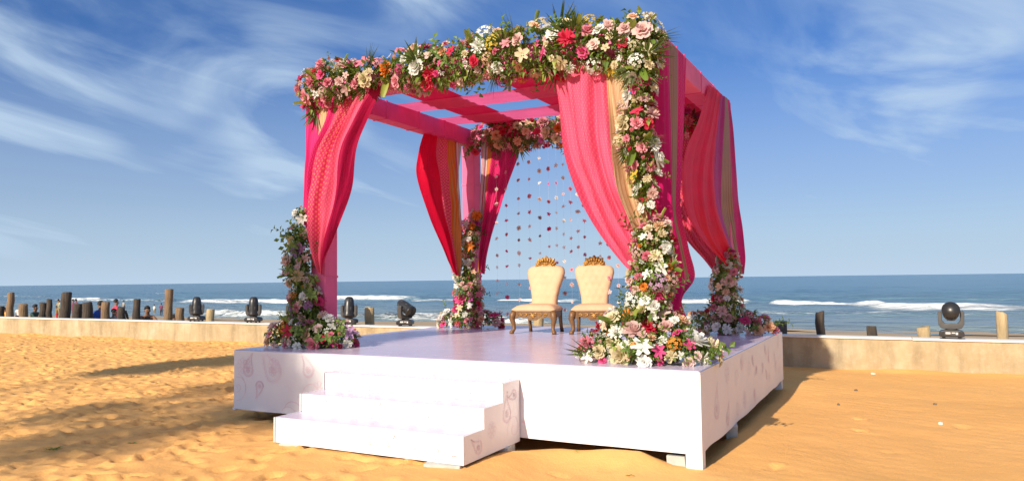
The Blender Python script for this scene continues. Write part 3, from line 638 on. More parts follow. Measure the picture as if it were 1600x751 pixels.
def fl_mesh(kind, var):
    rd = random.Random(hash((kind, var)) % 1000 if False else (len(kind) * 31 + var * 7)); mb_ = MB(); j = lambda a: rd.uniform(-a, a)
    if kind == 'rose':
        for ring, (k, r0, ln, wd, el, cu) in enumerate([(6, .22, .80, .86, .25, -.55), (5, .16, .66, .74, .75, -.35), (4, .08, .58, .60, 1.12, -.1), (3, .03, .5, .4, 1.4, .1)]):
            for q in range(k): petal(mb_, 2 * math.pi * q / k + ring * .7 + j(.12), r0, ln * (1 + j(.1)), wd, el + j(.12), cu, .18)
    elif kind == 'peony':
        for ring, (k, r0, ln, wd, el, cu) in enumerate([(8, .15, .88, .55, .15, -.2), (8, .15, .78, .5, .55, .0), (7, .1, .66, .46, .9, .15), (6, .05, .58, .36, 1.25, .2)]):
            for q in range(k): petal(mb_, 2 * math.pi * q / k + ring * .37 + j(.2), r0, ln * (1 + j(.14)), wd, el + j(.2), cu + j(.2), -.1, 2, 1)
    elif kind == 'carnation':
        for ring, (k, r0, ln, el) in enumerate([(11, .1, .88, .15), (10, .1, .80, .5), (8, .08, .74, .85), (6, .04, .7, 1.2)]):
            for q in range(k): petal(mb_, 2 * math.pi * q / k + ring * .5 + j(.2), r0, ln * (1 + j(.15)), .40, el + j(.25), j(.4), -.15, 1, 2, j(1))
    elif kind == 'lily':
        for q in range(6): petal(mb_, math.pi * q / 3 + j(.1), .06, 1.0 * (1 + j(.1)), .5, .75 + j(.1), -1.0, .1)
        for q in range(4): petal(mb_, 1.6 * q, .02, .5, .06, 1.2, 0, 0, 1, 1)
    elif kind == 'orchid':
        for q in range(5): petal(mb_, 2 * math.pi * q / 5 + j(.1), .05, .9 * (1 + j(.15)), .72 if q % 2 else .5, .3 + j(.2), -.3, .1)
        for q in range(3): petal(mb_, 2.1 * q, .02, .36, .3, 1.0, -.3, .2, 1, 1)
    elif kind == 'cluster':
        for q in range(20):
            z_ = 1 - q / 20 * 1.15; a = q * 2.4; r_ = math.sqrt(max(0, 1 - z_ * z_)); c_ = Vector((r_ * math.cos(a), r_ * math.sin(a), z_)) * .85; d = c_.normalized(); t = d.orthogonal().normalized(); b_ = d.cross(t)
            for h in range(4):
                an = h * math.pi / 2 + q; e1 = t * math.cos(an) + b_ * math.sin(an); e2 = d.cross(e1)
                mb_.add([c_, c_ + e1 * .16 + e2 * .11 + d * .03, c_ + e1 * .26, c_ + e1 * .16 - e2 * .11 + d * .03], [(0, 1, 2, 3)])
    elif kind == 'bud':
        for ring, (k, ln, wd, el) in enumerate([(4, 1.1, .9, 1.05), (3, 1.2, .7, 1.3)]):
            for q in range(k): petal(mb_, 2 * math.pi * q / k + ring * .6, .12, ln, wd, el, .35, .25, 2, 1)
    elif kind == 'spray':
        mb_.add([(0, 0, 0)], [])
        for q in range(14):
            c_ = Vector((j(.8), j(.8), .2 + rd.random() * .7)); r_ = .11
            mb_.add([c_ + Vector(d) * r_ for d in ((1, 0, 0), (0, 1, 0), (-1, 0, 0), (0, -1, 0), (0, 0, 1))], [(0, 1, 4), (1, 2, 4), (2, 3, 4), (3, 0, 4)]); mb_.f.append((0, len(mb_.v) - 5, len(mb_.v) - 3)); mb_.m.append(0)
    return mb_.mesh(kind, 'petal_white', True)
for kd in ('rose', 'peony', 'carnation', 'lily', 'orchid', 'cluster', 'bud', 'spray'): FLW[kd] = [fl_mesh(kd, i) for i in range(2 if kd in ('bud', 'spray', 'cluster') else 3)]
FNAME = dict(rose='rose', peony='peony', carnation='carnation', lily='lily', orchid='orchid', cluster='hydrangea', bud='flower_bud', spray='filler_spray')
def put_flower(kind, colr, pos, nrm, size, parent, rd):
    o = link(FNAME[kind], rd.choice(FLW[kind]), parent); q = Vector(nrm).to_track_quat('Z', 'Y') @ Matrix.Rotation(rd.uniform(0, 6.28), 3, 'Z').to_quaternion()
    o.location = pos; o.rotation_mode = 'QUATERNION'; o.rotation_quaternion = q; o.scale = (size * rd.uniform(.9, 1.1), size * rd.uniform(.9, 1.1), size * rd.uniform(.8, 1.1))
    o.material_slots[0].link = 'OBJECT'; o.material_slots[0].material = MATS['petal_' + colr]; return o
def leaf_mesh(lv, lf, lt, c_, d, up, ln, wd, tint, fold=.25, droop=.25):
    d = d.normalized(); s = d.cross(up); s = s.normalized() if s.length > 1e-4 else d.orthogonal().normalized(); n_ = s.cross(d)
    o = len(lv); p1 = c_ + d * ln * .45; p2 = c_ + d * ln - n_ * droop * ln
    lv += [c_, p1 + s * wd / 2 + n_ * fold * wd, p1, p1 - s * wd / 2 + n_ * fold * wd, p2]
    lf += [(o, o + 2, o + 1), (o, o + 3, o + 2), (o + 2, o + 4, o + 1), (o + 3, o + 4, o + 2)]; lt += [tint] * 5
def leaf_obj(name, lv, lf, lt, m_, parent):
    me = bpy.data.meshes.new(name); me.from_pydata([tuple(p_) for p_ in lv], [], lf); a = me.attributes.new('tint', 'FLOAT', 'POINT'); a.data.foreach_set('value', np.array(lt, np.float32)); me.materials.append(MATS[m_]); me.update()
    return link(name, me, parent)
def frond_data(seed, k=15):
    rd = random.Random(seed); lv = []; lf = []; lt = []
    for i in range(k):
        a = (i / (k - 1) - .5) * 2.5 + rd.uniform(-.05, .05); d = Vector((math.sin(a), .18 * math.sin(i * 2.1), math.cos(a))); leaf_mesh(lv, lf, lt, Vector((0, 0, 0)), d, Vector((0, 1, 0)), 1 - .25 * abs(a) / 1.25, .085, rd.random(), .15, .12)
    me = bpy.data.meshes.new('palm_frond'); me.from_pydata([tuple(p_) for p_ in lv], [], lf); a_ = me.attributes.new('tint', 'FLOAT', 'POINT'); a_.data.foreach_set('value', np.array(lt, np.float32)); me.materials.append(MATS['palm_green']); return me
FROND = [frond_data(i) for i in range(3)]
def sprig_data(seed):
    rd = random.Random(seed); lv = []; lf = []; lt = []
    for i in range(13):
        t = i / 12; c_ = Vector((.10 * math.sin(t * 3), 0, t)); a = i * 2.4; leaf_mesh(lv, lf, lt, c_, Vector((math.cos(a), math.sin(a) * .8, .5)), Vector((0, 0, 1)), .26, .17, rd.random())
    o = len(lv); lv += [Vector((.012, 0, 0)), Vector((-.012, 0, 0)), Vector((0, 0, 1))]; lf.append((o, o + 1, o + 2)); lt += [.2] * 3
    me = bpy.data.meshes.new('leaf_sprig'); me.from_pydata([tuple(p_) for p_ in lv], [], lf); a_ = me.attributes.new('tint', 'FLOAT', 'POINT'); a_.data.foreach_set('value', np.array(lt, np.float32)); me.materials.append(MATS['leaf_green']); return me
SPRIG = [sprig_data(i) for i in range(3)]
def bigleaf_data(seed):
    rd = random.Random(seed); mb_ = MB(); petal(mb_, 0, .02, 1, .34, .4, -.7, .12, 4, 2); me = mb_.mesh('broad_leaf', 'leaf_lime', True); a_ = me.attributes.new('tint', 'FLOAT', 'POINT'); a_.data.foreach_set('value', np.array([rd.random()] * len(mb_.v), np.float32)); return me
BLEAF = [bigleaf_data(i) for i in range(4)]
def arrangement(name, label, cat_, base, blobs, nfl, nleaf, palettes, seed, zmin=None, kinds=None, sizes=(.05, .11), fronds=0, sprigs=0, broad=0, leafsz=(.05, .10), group=None, dens=.78, lime=.3, cover=-.35):
    """blobs: list of (centre, radius); flowers sit on the union surface; palettes: f(point) -> [(colour, weight)...]"""
    rd = random.Random(seed); root = empty(name, base); tag(root, label, cat_, group); base = Vector(base)
    blobs = [(Vector(c_), r_) for c_, r_ in blobs]; wts = [r_ * r_ for _, r_ in blobs]
    def sample(mn=-.35, inner=.12):
        for _ in range(60):
            c_, r_ = rd.choices(blobs, wts)[0]; d = Vector((rd.gauss(0, 1), rd.gauss(0, 1), rd.gauss(0, 1))).normalized()
            p_ = c_ + d * r_
            if zmin is not None and p_.z < zmin + .02: continue
            if d.dot((CAM - c_).normalized()) < mn and rd.random() < .75: continue
            if any((p_ - c2_).length < r2_ * (1 - inner) for c2_, r2_ in blobs if c2_ is not c_): continue
            return p_, d
        return None, None
    placed = []; cnt = 0; tries = 0
    kinds = kinds or [('rose', 5), ('peony', 3), ('carnation', 3), ('orchid', 2), ('lily', 1), ('cluster', 1.5), ('bud', 2), ('spray', 1.2)]
    while cnt < nfl and tries < nfl * 14:
        tries += 1; p_, d = sample(cover)
        if p_ is None: continue
        kd = rd.choices([a for a, _ in kinds], [b_ for _, b_ in kinds])[0]
        s = rd.uniform(*sizes) * dict(peony=1.25, cluster=1.15, bud=.5, spray=.9, lily=1.1, carnation=.95, orchid=.9).get(kd, 1)
        if any((p_ - a).length < dens * (s + b_) for a, b_ in placed): continue
        pal = palettes(p_); colr = rd.choices([a for a, _ in pal], [b_ for _, b_ in pal])[0]
        if kd == 'spray': colr = rd.choice(('white', 'cream', colr))
        nn = (d * .8 + Vector((rd.uniform(-.35, .35), rd.uniform(-.55, .05), rd.uniform(-.1, .5)))).normalized()
        placed.append((p_, s)); put_flower(kd, colr, p_ - base - nn * s * .15, nn, s, root, rd); cnt += 1
    lv, lf, lt = [], [], []; lv2, lf2, lt2 = [], [], []
    for i in range(nleaf):
        p_, d = sample(-.8, .5)
        if p_ is None: continue
        c_ = p_ - d * rd.uniform(.0, .13); dd = (d * rd.uniform(.1, 1.0) + Vector((rd.gauss(0, .6), rd.gauss(0, .6), rd.gauss(0, .6)))).normalized(); ln = rd.uniform(*leafsz)
        if zmin is not None: c_.z = max(c_.z, zmin + .015); dd.z = dd.z if c_.z > zmin + .08 else abs(dd.z) * .4
        if rd.random() < lime: leaf_mesh(lv2, lf2, lt2, c_ - base, dd, Vector((0, 0, 1)), ln, ln * rd.uniform(.35, .6), rd.random())
        else: leaf_mesh(lv, lf, lt, c_ - base, dd, Vector((0, 0, 1)), ln, ln * rd.uniform(.35, .6), rd.random())
    tag(leaf_obj('foliage', lv, lf, lt, 'leaf_green', root), kind='stuff')
    if lf2: tag(leaf_obj('light_foliage', lv2, lf2, lt2, 'leaf_lime', root), kind='stuff')
    for data, k, nm, sz in ((FROND, fronds, 'palm_frond', (.22, .36)), (SPRIG, sprigs, 'leaf_sprig', (.18, .34)), (BLEAF, broad, 'broad_leaf', (.14, .26))):
        for _ in range(k):
            p_, d = sample(-.5, .2)
            if p_ is None: continue
            o = link(nm, rd.choice(data), root); o.location = p_ - base - d * .08; dd = (d + Vector((rd.uniform(-.4, .4), rd.uniform(-.4, .4), rd.uniform(-.5, .6)))).normalized()
            if zmin is not None and p_.z < zmin + .25: dd.z = abs(dd.z) * .5 + .1; dd.normalize()
            if nm == 'palm_frond': dd.y = -abs(dd.y) * .35; dd.normalize()
            o.rotation_mode = 'QUATERNION'; qz = Matrix.Rotation(rd.uniform(-.9, .9) if nm == 'palm_frond' else rd.uniform(0, 6.28), 3, 'Z').to_quaternion()
            o.rotation_quaternion = (dd.to_track_quat('Z', 'Y') if nm != 'broad_leaf' else dd.to_track_quat('X', 'Z')) @ (qz if nm != 'broad_leaf' else Matrix.Rotation(rd.uniform(-1, 1), 3, 'X').to_quaternion()); s = rd.uniform(*sz); o.scale = (s, s, s)
    return root
def chain(pts, step=.16, jit=.03, seed=1):
    """pts: list of (Vector, radius) -> dense blobs"""
    rd = random.Random(seed); out = []
    for (a, ra), (b_, rb) in zip(pts[:-1], pts[1:]):
        k = max(1, int((b_ - a).length / step))
        for i in range(k): t = i / k; out.append((a.lerp(b_, t) + Vector((rd.uniform(-jit, jit), rd.uniform(-jit, jit), rd.uniform(-jit, jit))), (ra + (rb - ra) * t) * rd.uniform(.85, 1.18)))
    out.append(pts[-1]); return out
W = lambda **k: list(k.items())
def gp(p_):
    t = (p_.x + 5.4) / 4.9
    if t < .28: return W(pink=7, blush=6, hot=2.5, red=.8, cream=1.5, white=1.2)
    if t < .5: return W(pink=5, blush=5, hot=2, red=1.4, cream=2, white=2.4, peach=2, orange=.8)
    if t < .75: return W(white=3.4, cream=2.4, peach=3.4, orange=2, red=1.8, hot=1.6, pink=3.4, blush=3, yellow=.8)
    return W(white=4.4, cream=3.4, blush=3.6, pink=4, red=1.2, hot=1.4, peach=1.4, yellow=.6)
pts = [(on_y(.70, x, y), r_) for x, y, r_ in [(484, 160, .17), (490, 138, .26), (525, 134, .27), (570, 120, .23), (625, 112, .21), (690, 104, .22), (750, 95, .25), (805, 90, .25), (860, 78, .27), (915, 74, .27), (965, 72, .27), (998, 62, .26)]]
arrangement('beam_garland', 'long mixed flower garland covering the front top beam of the canopy', 'garland', (-2.96, .70, 4.3), chain(pts, .15, .05, 2), 290, 5200, gp, 31, fronds=26, sprigs=22, broad=26, sizes=(.04, .118), leafsz=(.05, .12), lime=.45)
pts = [(on_y(.66, x, y), r_) for x, y, r_ in [(1003, 70, .20), (1000, 120, .19), (993, 170, .17), (996, 220, .19), (1004, 270, .14), (1012, 318, .09)]]
arrangement('post_garland', 'white and cream flower garland hanging down the near right post', 'garland', (-.75, .66, 3.4), chain(pts, .12, .035, 3), 120, 1700, lambda p_: W(white=6, cream=4, blush=3, pink=2.6, hot=1, red=.9, yellow=.5), 37, fronds=9, sprigs=5, broad=14, sizes=(.05, .10), lime=.5)
pts = [(on_y(.62, x, y), r_) for x, y, r_ in [(1036, 352, .10), (1024, 385, .19), (1020, 430, .20), (1012, 480, .23)]]
mound = [(Vector((-.78, .55, 1.0)), .30), (Vector((-1.12, .42, .93)), .20), (Vector((-.30, .50, .95)), .24), (Vector((-.6, .34, .94)), .21), (Vector((-.95, .62, 1.13)), .24), (Vector((-.10, .62, .92)), .16), (Vector((-.45, .62, 1.10)), .24)]
arrangement('corner_flowers', 'largest flower mound of mostly white blooms climbing the near right post', 'flowers', (-.75, .6, SH), chain(pts, .12, .03, 4) + mound, 290, 4600, lambda p_: W(white=6.5, cream=3, blush=4.5, pink=3, hot=1.6, red=1, lilac=.8, peach=1.6, orange=1.1) , 41, zmin=SH, fronds=3, sprigs=12, broad=12, sizes=(.042, .108), lime=.55, dens=.74)
pts = [(on_y(.66, x, y), r_) for x, y, r_ in [(468, 338, .09), (464, 365, .15), (466, 405, .17), (474, 445, .17), (482, 480, .2)]]
mound = [(Vector((-5.30, .62, 1.0)), .26), (Vector((-5.62, .58, .95)), .22), (Vector((-5.0, .60, .94)), .24), (Vector((-4.78, .70, .95)), .23), (Vector((-4.98, .66, 1.06)), .22), (Vector((-5.2, .48, .92)), .2), (Vector((-5.5, .75, 1.1)), .2)]
arrangement('corner_flowers', 'dim leafy flower mound with pink blooms climbing the left front post', 'flowers', (-5.2, .66, SH), chain(pts, .12, .03, 5) + mound, 175, 4200, lambda p_: W(pink=3, blush=5, hot=1.6, red=1, white=4, lilac=1.2, orange=.8, peach=1.5, cream=2) if p_.z < 1.5 else W(blush=5, white=3, lilac=1, orange=1, pink=1.5, cream=1.5), 43, zmin=SH, sprigs=24, broad=8, sizes=(.045, .105), lime=.25, dens=.8)
pts = [(on_y(4.52, x, y), r_) for x, y, r_ in [(741, 338, .12), (733, 375, .17), (724, 412, .18), (730, 448, .2), (732, 480, .23)]]
mound = [(Vector((-5.2, 4.52, 1.0)), .27), (Vector((-5.52, 4.5, .95)), .22), (Vector((-4.88, 4.5, .96)), .24), (Vector((-4.66, 4.56, .94)), .18), (Vector((-5.2, 4.38, .93)), .18)]
arrangement('corner_flowers', 'small flower mound with orange and hot pink blooms on the far left post', 'flowers', (-5.2, 4.55, SH), chain(pts, .12, .03, 6) + mound, 170, 2400, lambda p_: W(white=4, cream=2, blush=3, pink=2.5, hot=1.5, red=1.5, peach=1.5, orange=1.4, mauve=1.2), 47, zmin=SH, sprigs=10, sizes=(.055, .10), lime=.2)
pts = [(on_y(4.28, x, y), r_) for x, y, r_ in [(1138, 406, .17), (1134, 440, .21), (1136, 478, .23)]]
mound = [(Vector((-.75, 4.45, 1.0)), .27), (Vector((-1.08, 4.4, .96)), .22), (Vector((-.4, 4.45, .96)), .25), (Vector((-.18, 4.5, .93)), .19), (Vector((-.7, 4.3, .93)), .2)]
arrangement('corner_flowers', 'flower mound of pink and peach blooms at the far right post', 'flowers', (-.75, 4.5, SH), chain(pts, .12, .03, 7) + mound, 150, 2300, lambda p_: W(pink=4, hot=2, blush=4.5, peach=3.5, cream=3, white=3, red=.9, lilac=.5), 53, zmin=SH, sprigs=8, sizes=(.055, .10), lime=.25)
pts = [(on_y(4.55, x, y), r_) for x, y, r_ in [(742, 218, .18), (775, 213, .22), (815, 210, .23), (855, 206, .23), (900, 200, .22), (960, 190, .22), (1020, 186, .22), (1070, 188, .22), (1085, 200, .18)]]
arrangement('beam_garland', 'shaded coral and mauve flower garland along the back top beam', 'garland', (-2.96, 4.55, 4.2), chain(pts, .16, .05, 8), 170, 2600, lambda p_: W(peach=3, pink=3, blush=2.4, rosewood=2, hot=1.3, mauve=2, cream=1.6, red=1, orange=1), 59, fronds=10, sprigs=12, sizes=(.06, .11), lime=.25)

# strings of hanging blossoms between the back posts
rd = random.Random(77)
pal_s = [['white', 'blush'], ['pink', 'blush', 'hot'], ['white', 'blush', 'dusty'], ['pink', 'blush'], ['white', 'dusty'], ['hot', 'pink'], ['white', 'blush'], ['white', 'blush'], ['lilac', 'pink'], ['white', 'blush'], ['pink', 'blush'], ['lilac', 'white'], ['blush', 'pink'], ['white', 'blush']]
spots = [(775, 'leftmost, dusty white blossoms beside the far left post'), (790, 'pink and hot pink blossoms, second from the far left post'), (809, 'dusty white blossoms, third from the far left post'), (826, 'pink blossoms, fourth from the far left post'), (842, 'dusty blossoms just left of the left chair crest'), (856, 'hot pink blossoms above the left chair'),
         (879, 'dusty white blossoms between the two chairs'), (901, 'white blossoms just left of the right chair crest'), (911, 'lilac and pink blossoms above the right chair'), (935, 'white blossoms right of the right chair crest'), (948, 'pink blossoms near the edge of the front drape'), (868, 'lilac blossoms right of the left chair crest'), (890, 'pink blossoms in the gap left of the right chair'), (962, 'pale blossoms right of the chairs by the front drape')]
for i, (px, lb) in enumerate(spots):
    yy = 4.40 - .03 * (i % 3); top = on_y(yy, px, 222); x0 = top.x; zt_ = 4.1; zb_ = SH + rd.uniform(.05, .5)
    root = empty('flower_string', (x0, yy, zb_)); tag(root, 'thin hanging string of ' + lb, 'flower string', 'blossom strings behind the chairs')
    MBs = MB(); MBs.tube([(0, 0, 0), (0, 0, zt_ - zb_)], .0006, 4, cap=False); MBs.build('string', 'twine', root)
    z_ = zt_ - .35 - rd.uniform(0, .25)
    while z_ > zb_ + .02:
        c_ = pal_s[i % len(pal_s)]; nn = Vector((rd.uniform(-.4, .4), -1, rd.uniform(-.4, .6))).normalized()
        put_flower(rd.choice(('orchid', 'carnation', 'rose', 'orchid')), rd.choice(c_), Vector((0, 0, z_ - zb_)), nn, rd.uniform(.028, .042), root, rd); z_ -= rd.uniform(.20, .32)
# loose blossoms that hang by the inner side of the right post
root = empty('flower_string', (-.98, 3.2, 2.2)); tag(root, 'short hanging string of rosy blossoms seen between the right hand drapes', 'flower string', 'blossom strings behind the chairs')
MBs = MB(); MBs.tube([(0, 0, 0), (0, 0, 2.1)], .0012, 4, cap=False); MBs.build('string', 'twine', root)
for k in range(8): put_flower('rose', rd.choice(('pink', 'blush', 'hot')), Vector((0, 0, .1 + k * .22)), Vector((0, -.6, .5)), .045, root, rd)

# ------------------------------------------------------------------ throne chairs
def throne():
    root = empty('throne_chair', (0, 0, 0))
    # seat cushion
    mb_ = MB(); nu, nv = 16, 14; vs_ = []
    def outl(u_, v_):
        wd = .35 - .05 * v_; return (u_ * wd, -.31 + v_ * .58)
    for layer, (zz_, sc) in enumerate(((.345, .97), (.36, 1.0), (.40, 1.0))):
        pass
    for j in range(nv + 1):
        for i in range(nu + 1):
            u_ = i / nu * 2 - 1; v_ = j / nv; x_, y_ = outl(u_, v_); e = (1 - abs(u_) ** 5) * (1 - abs(2 * v_ - 1) ** 5); vs_.append((x_, y_, .375 + .075 * e ** .5))
    k1 = nu + 1; mb_.add(vs_, [(j * k1 + i, j * k1 + i + 1, (j + 1) * k1 + i + 1, (j + 1) * k1 + i) for j in range(nv) for i in range(nu)])
    rim = [j for j in range(k1)] + [j * k1 + nu for j in range(1, nv + 1)] + [nv * k1 + i for i in range(nu - 1, -1, -1)] + [j * k1 for j in range(nv - 1, 0, -1)]
    low = [(vs_[i][0], vs_[i][1], .345) for i in rim]; top_ = [vs_[i] for i in rim]; kk = len(rim)
    mb_.add(top_ + low, [(kk + j, kk + (j + 1) % kk, (j + 1) % kk, j) for j in range(kk)] + [tuple(range(2 * kk - 1, kk - 1, -1))]); mb_.build('seat', 'chair_velvet', root, True)
    # backrest: shield outline, cushioned and tufted
    def half(t):   # half width along height t 0..1
        return float(np.interp(t, [0, .1, .25, .45, .65, .8, .9, .96, 1], [.212, .212, .220, .248, .290, .315, .306, .27, .18]))
    mb_ = MB(); nh, nw = 44, 24; fr = []; bk = []
    for j in range(nh + 1):
        t = j / nh; hw = half(t); z_ = .40 + t * .66 + (.0); yb = .235 + t * .13
        for i in range(nw + 1):
            u_ = i / nw * 2 - 1; e = max(0, (1 - abs(u_) ** 4)) * max(0, 1 - abs(2 * t - 1) ** 10); th = .02 + .075 * e ** .5
            tx = u_ * hw; tz = t * .66
            for q in range(5):
                for s_ in range(-2, 3):
                    bx_ = (s_ + (.5 if q % 2 else 0)) * .105; bz = .13 + q * .105
                    d2 = (tx - bx_) ** 2 + (tz - bz) ** 2
                    if d2 < .012 and abs(bx_) < hw * .72: th -= .009 * math.exp(-d2 / .0011)
            fr.append((tx, yb - th, z_)); bk.append((tx, yb + .03, z_))
    k1 = nw + 1; o_ = len(fr)
    mb_.add(fr + bk, [(j * k1 + i, j * k1 + i + 1, (j + 1) * k1 + i + 1, (j + 1) * k1 + i) for j in range(nh) for i in range(nw)] + [(o_ + j * k1 + i + 1, o_ + j * k1 + i, o_ + (j + 1) * k1 + i, o_ + (j + 1) * k1 + i + 1) for j in range(nh) for i in range(nw)]
            + [(j * k1, (j + 1) * k1, o_ + (j + 1) * k1, o_ + j * k1) for j in range(nh)] + [((j + 1) * k1 + nw, j * k1 + nw, o_ + j * k1 + nw, o_ + (j + 1) * k1 + nw) for j in range(nh)] + [(nh * k1 + i, nh * k1 + i + 1, o_ + nh * k1 + i + 1, o_ + nh * k1 + i) for i in range(nw)])
    back = mb_.build('backrest', 'chair_velvet', root, True)
    for q in range(5):
        for s_ in range(-2, 3):
            bx_ = (s_ + (.5 if q % 2 else 0)) * .105; t = (.13 + q * .105) / .66
            if abs(bx_) < half(t) * .72:
                b_ = MB(); b_.lathe([(.008, 0), (.007, .004), (.003, .006)], 8, mtx=Matrix.Translation((bx_, .235 + t * .13 - .068, .40 + t * .66)) @ Matrix.Rotation(R(90), 4, 'X')); b_.build('button', 'chair_velvet', back, True)
    # carved crest
    mb_ = MB(); out = []
    for i in range(41):
        a = math.pi * i / 40; r_ = 1 + .07 * math.cos(a * 16) + .05 * math.cos(a * 8); x_ = -math.cos(a) * .185 * r_; z_ = 1.02 + math.sin(a) ** .8 * .175 * r_; out.append((x_, z_))
    out += [(.10, .985), (0, .965), (-.10, .985)]
    mb_.prism(out, .325, .375); crest = mb_.build('crest', 'carved_gold', root, bevel=.006)
    mb_ = MB()
    for k in range(11):
        a = math.pi * (k + .5) / 11; c_ = Vector((-math.cos(a) * .145, .322, 1.02 + math.sin(a) * .125)); mb_.tube([c_ + Vector((-math.cos(a), 0, math.sin(a))) * s_ + Vector((0, -.016 * math.sin(math.pi * (s_ + .04) / .08), 0)) for s_ in (-.04, -.02, 0, .02, .04)], [.006, .016, .019, .014, .005], 8)
    for s_ in (-1, 1):
        mb_.tube([Vector((s_ * (.085 - .055 * t / 9) * math.cos(t * .7 - .6) + s_ * .02, .316, 1.05 + (.06 - .035 * t / 9) * math.sin(t * .7 - .6))) for t in range(10)], .011, 6)
    mb_.lathe([(.03, 0), (.026, .014), (.012, .024), (.002, .027)], 14, mtx=Matrix.Translation((0, .325, 1.055)) @ Matrix.Rotation(R(90), 4, 'X')); mb_.tube([(-.07, .318, 1.03), (0, .312, 1.022), (.07, .318, 1.03)], .011, 6)
    mb_.build('carving', 'carved_gold', crest, True)
    # apron
    def apron(pa, pb, drop, name, m_):
        b_ = MB(); pa = Vector(pa); pb = Vector(pb); d = (pb - pa); nn = Vector((d.y, -d.x, 0)).normalized(); k = 24; f_v = []
        for i in range(k + 1):
            t = i / k; s_ = 1 - abs(2 * t - 1); lowz = .265 - drop * (s_ ** 3) * .9 - .022 * math.sin(t * math.pi * 6) ** 2 - .05 * (1 - min(1, s_ * 5))
            p_ = pa + d * t; f_v += [p_ + nn * .012 + Vector((0, 0, .345)), p_ + nn * .012 + Vector((0, 0, lowz)), p_ - nn * .012 + Vector((0, 0, lowz)), p_ - nn * .012 + Vector((0, 0, .345))]
        b_.add(f_v, [(4 * i + a, 4 * i + (a + 1) % 4, 4 * i + 4 + (a + 1) % 4, 4 * i + 4 + a) for i in range(k) for a in range(4)]); b_.add(f_v[:4], [(0, 1, 2, 3)]); b_.add(f_v[-4:], [(3, 2, 1, 0)])
        return b_.build(name, m_, root)
    fa = apron((-.33, -.30, 0), (.33, -.30, 0), .07, 'front_apron', 'carved_wood')
    b_ = MB()
    for s_ in (-1, 1):
        for q in range(3): b_.tube([Vector((s_ * (.04 + q * .085 + .03 * math.cos(t * .8)), -.318, .297 - .012 * q * .3 + .018 * math.sin(t * .8))) for t in range(8)], [.003 + .007 * math.sin(math.pi * t / 7) for t in range(8)], 6)
    b_.lathe([(.035, 0), (.03, .012), (.012, .02)], 12, mtx=Matrix.Translation((0, -.31, .27)) @ Matrix.Rotation(R(90), 4, 'X')); b_.build('carving', 'carved_gold', fa, True)
    apron((-.27, .26, 0), (-.335, -.29, 0), .0, 'side_apron', 'carved_wood'); apron((.335, -.29, 0), (.27, .26, 0), .0, 'side_apron', 'carved_wood'); apron((.27, .265, 0), (-.27, .265, 0), .0, 'back_apron', 'carved_wood')
    for s_ in (-1, 1):
        b_ = MB(); b_.tube([(s_ * .315, -.285, .34), (s_ * .335, -.305, .29), (s_ * .345, -.315, .23), (s_ * .325, -.298, .14), (s_ * .318, -.295, .07), (s_ * .345, -.325, .025), (s_ * .352, -.335, 0)], [.045, .052, .046, .032, .026, .036, .038], 10); b_.build('leg', 'carved_wood', root, True)
        b_ = MB(); b_.tube([(s_ * .262, .245, .34), (s_ * .262, .255, .2), (s_ * .265, .285, .08), (s_ * .268, .315, 0)], [.036, .032, .028, .032], 8); b_.build('leg', 'carved_wood', root, True)
    b_ = MB()
    for s_ in (-1, 1): b_.tube([(s_ * .19, .255, .33), (s_ * .20, .272, .60), (s_ * .22, .32, .85)], .022, 6)
    b_.build('back_support', 'carved_wood', root)
    return root
ch = throne(); ch.location = (-3.42, 3.85, SH + .002); ch.rotation_euler.z = R(6); tag(ch, 'left of two cream tufted throne chairs with gold crest, beside the far left flowers', 'chair', 'throne chairs on the stage')
c2_ = copy_tree(ch); c2_.location = (-2.58, 4.08, SH + .002); c2_.rotation_euler.z = R(20); c2_['label'] = 'right of two cream tufted throne chairs with gold crest, facing camera'

# ------------------------------------------------------------------ timber piles behind the wall
def pile(x, top, wd, m_, lean, label, y=9.0, square=False, cutz=0):
    rd_ = random.Random(int(abs(x) * 100)); zb = -.75; h = top - zb; k = 4 if square else 14
    mb_ = MB(); pts_ = []; rr = []
    for i in range(9):
        t = i / 8; pts_.append(Vector((lean * t * h + .012 * rd_.uniform(-1, 1), .02 * rd_.uniform(-1, 1), t * h))); rr.append(wd / 2 * (1.06 - .1 * t) * rd_.uniform(.95, 1.05) * (1.25 if square else 1))
    rr.append(rr[-1] * .86); pts_.append(pts_[-1] + Vector((0, 0, .018)))
    mb_.tube(pts_, rr, k)
    n0 = len(mb_.v) - 2 * k
    mb_.v = [(a + .012 * mnoise.noise((a * 8, b_ * 8, c_ * 3 + x)), b_ + .012 * mnoise.noise((a * 9, b_ * 9, c_ * 3)), c_ + ((cutz * a / wd + .03 * mnoise.noise((a * 14, b_ * 14, x))) if i >= n0 else 0)) for i, (a, b_, c_) in enumerate(mb_.v)]
    o = mb_.build('timber_pile', m_, None, not square); o.location = (x - lean * h, y, zb); tag(o, label, 'post', 'old timber piles behind the sea wall'); return o
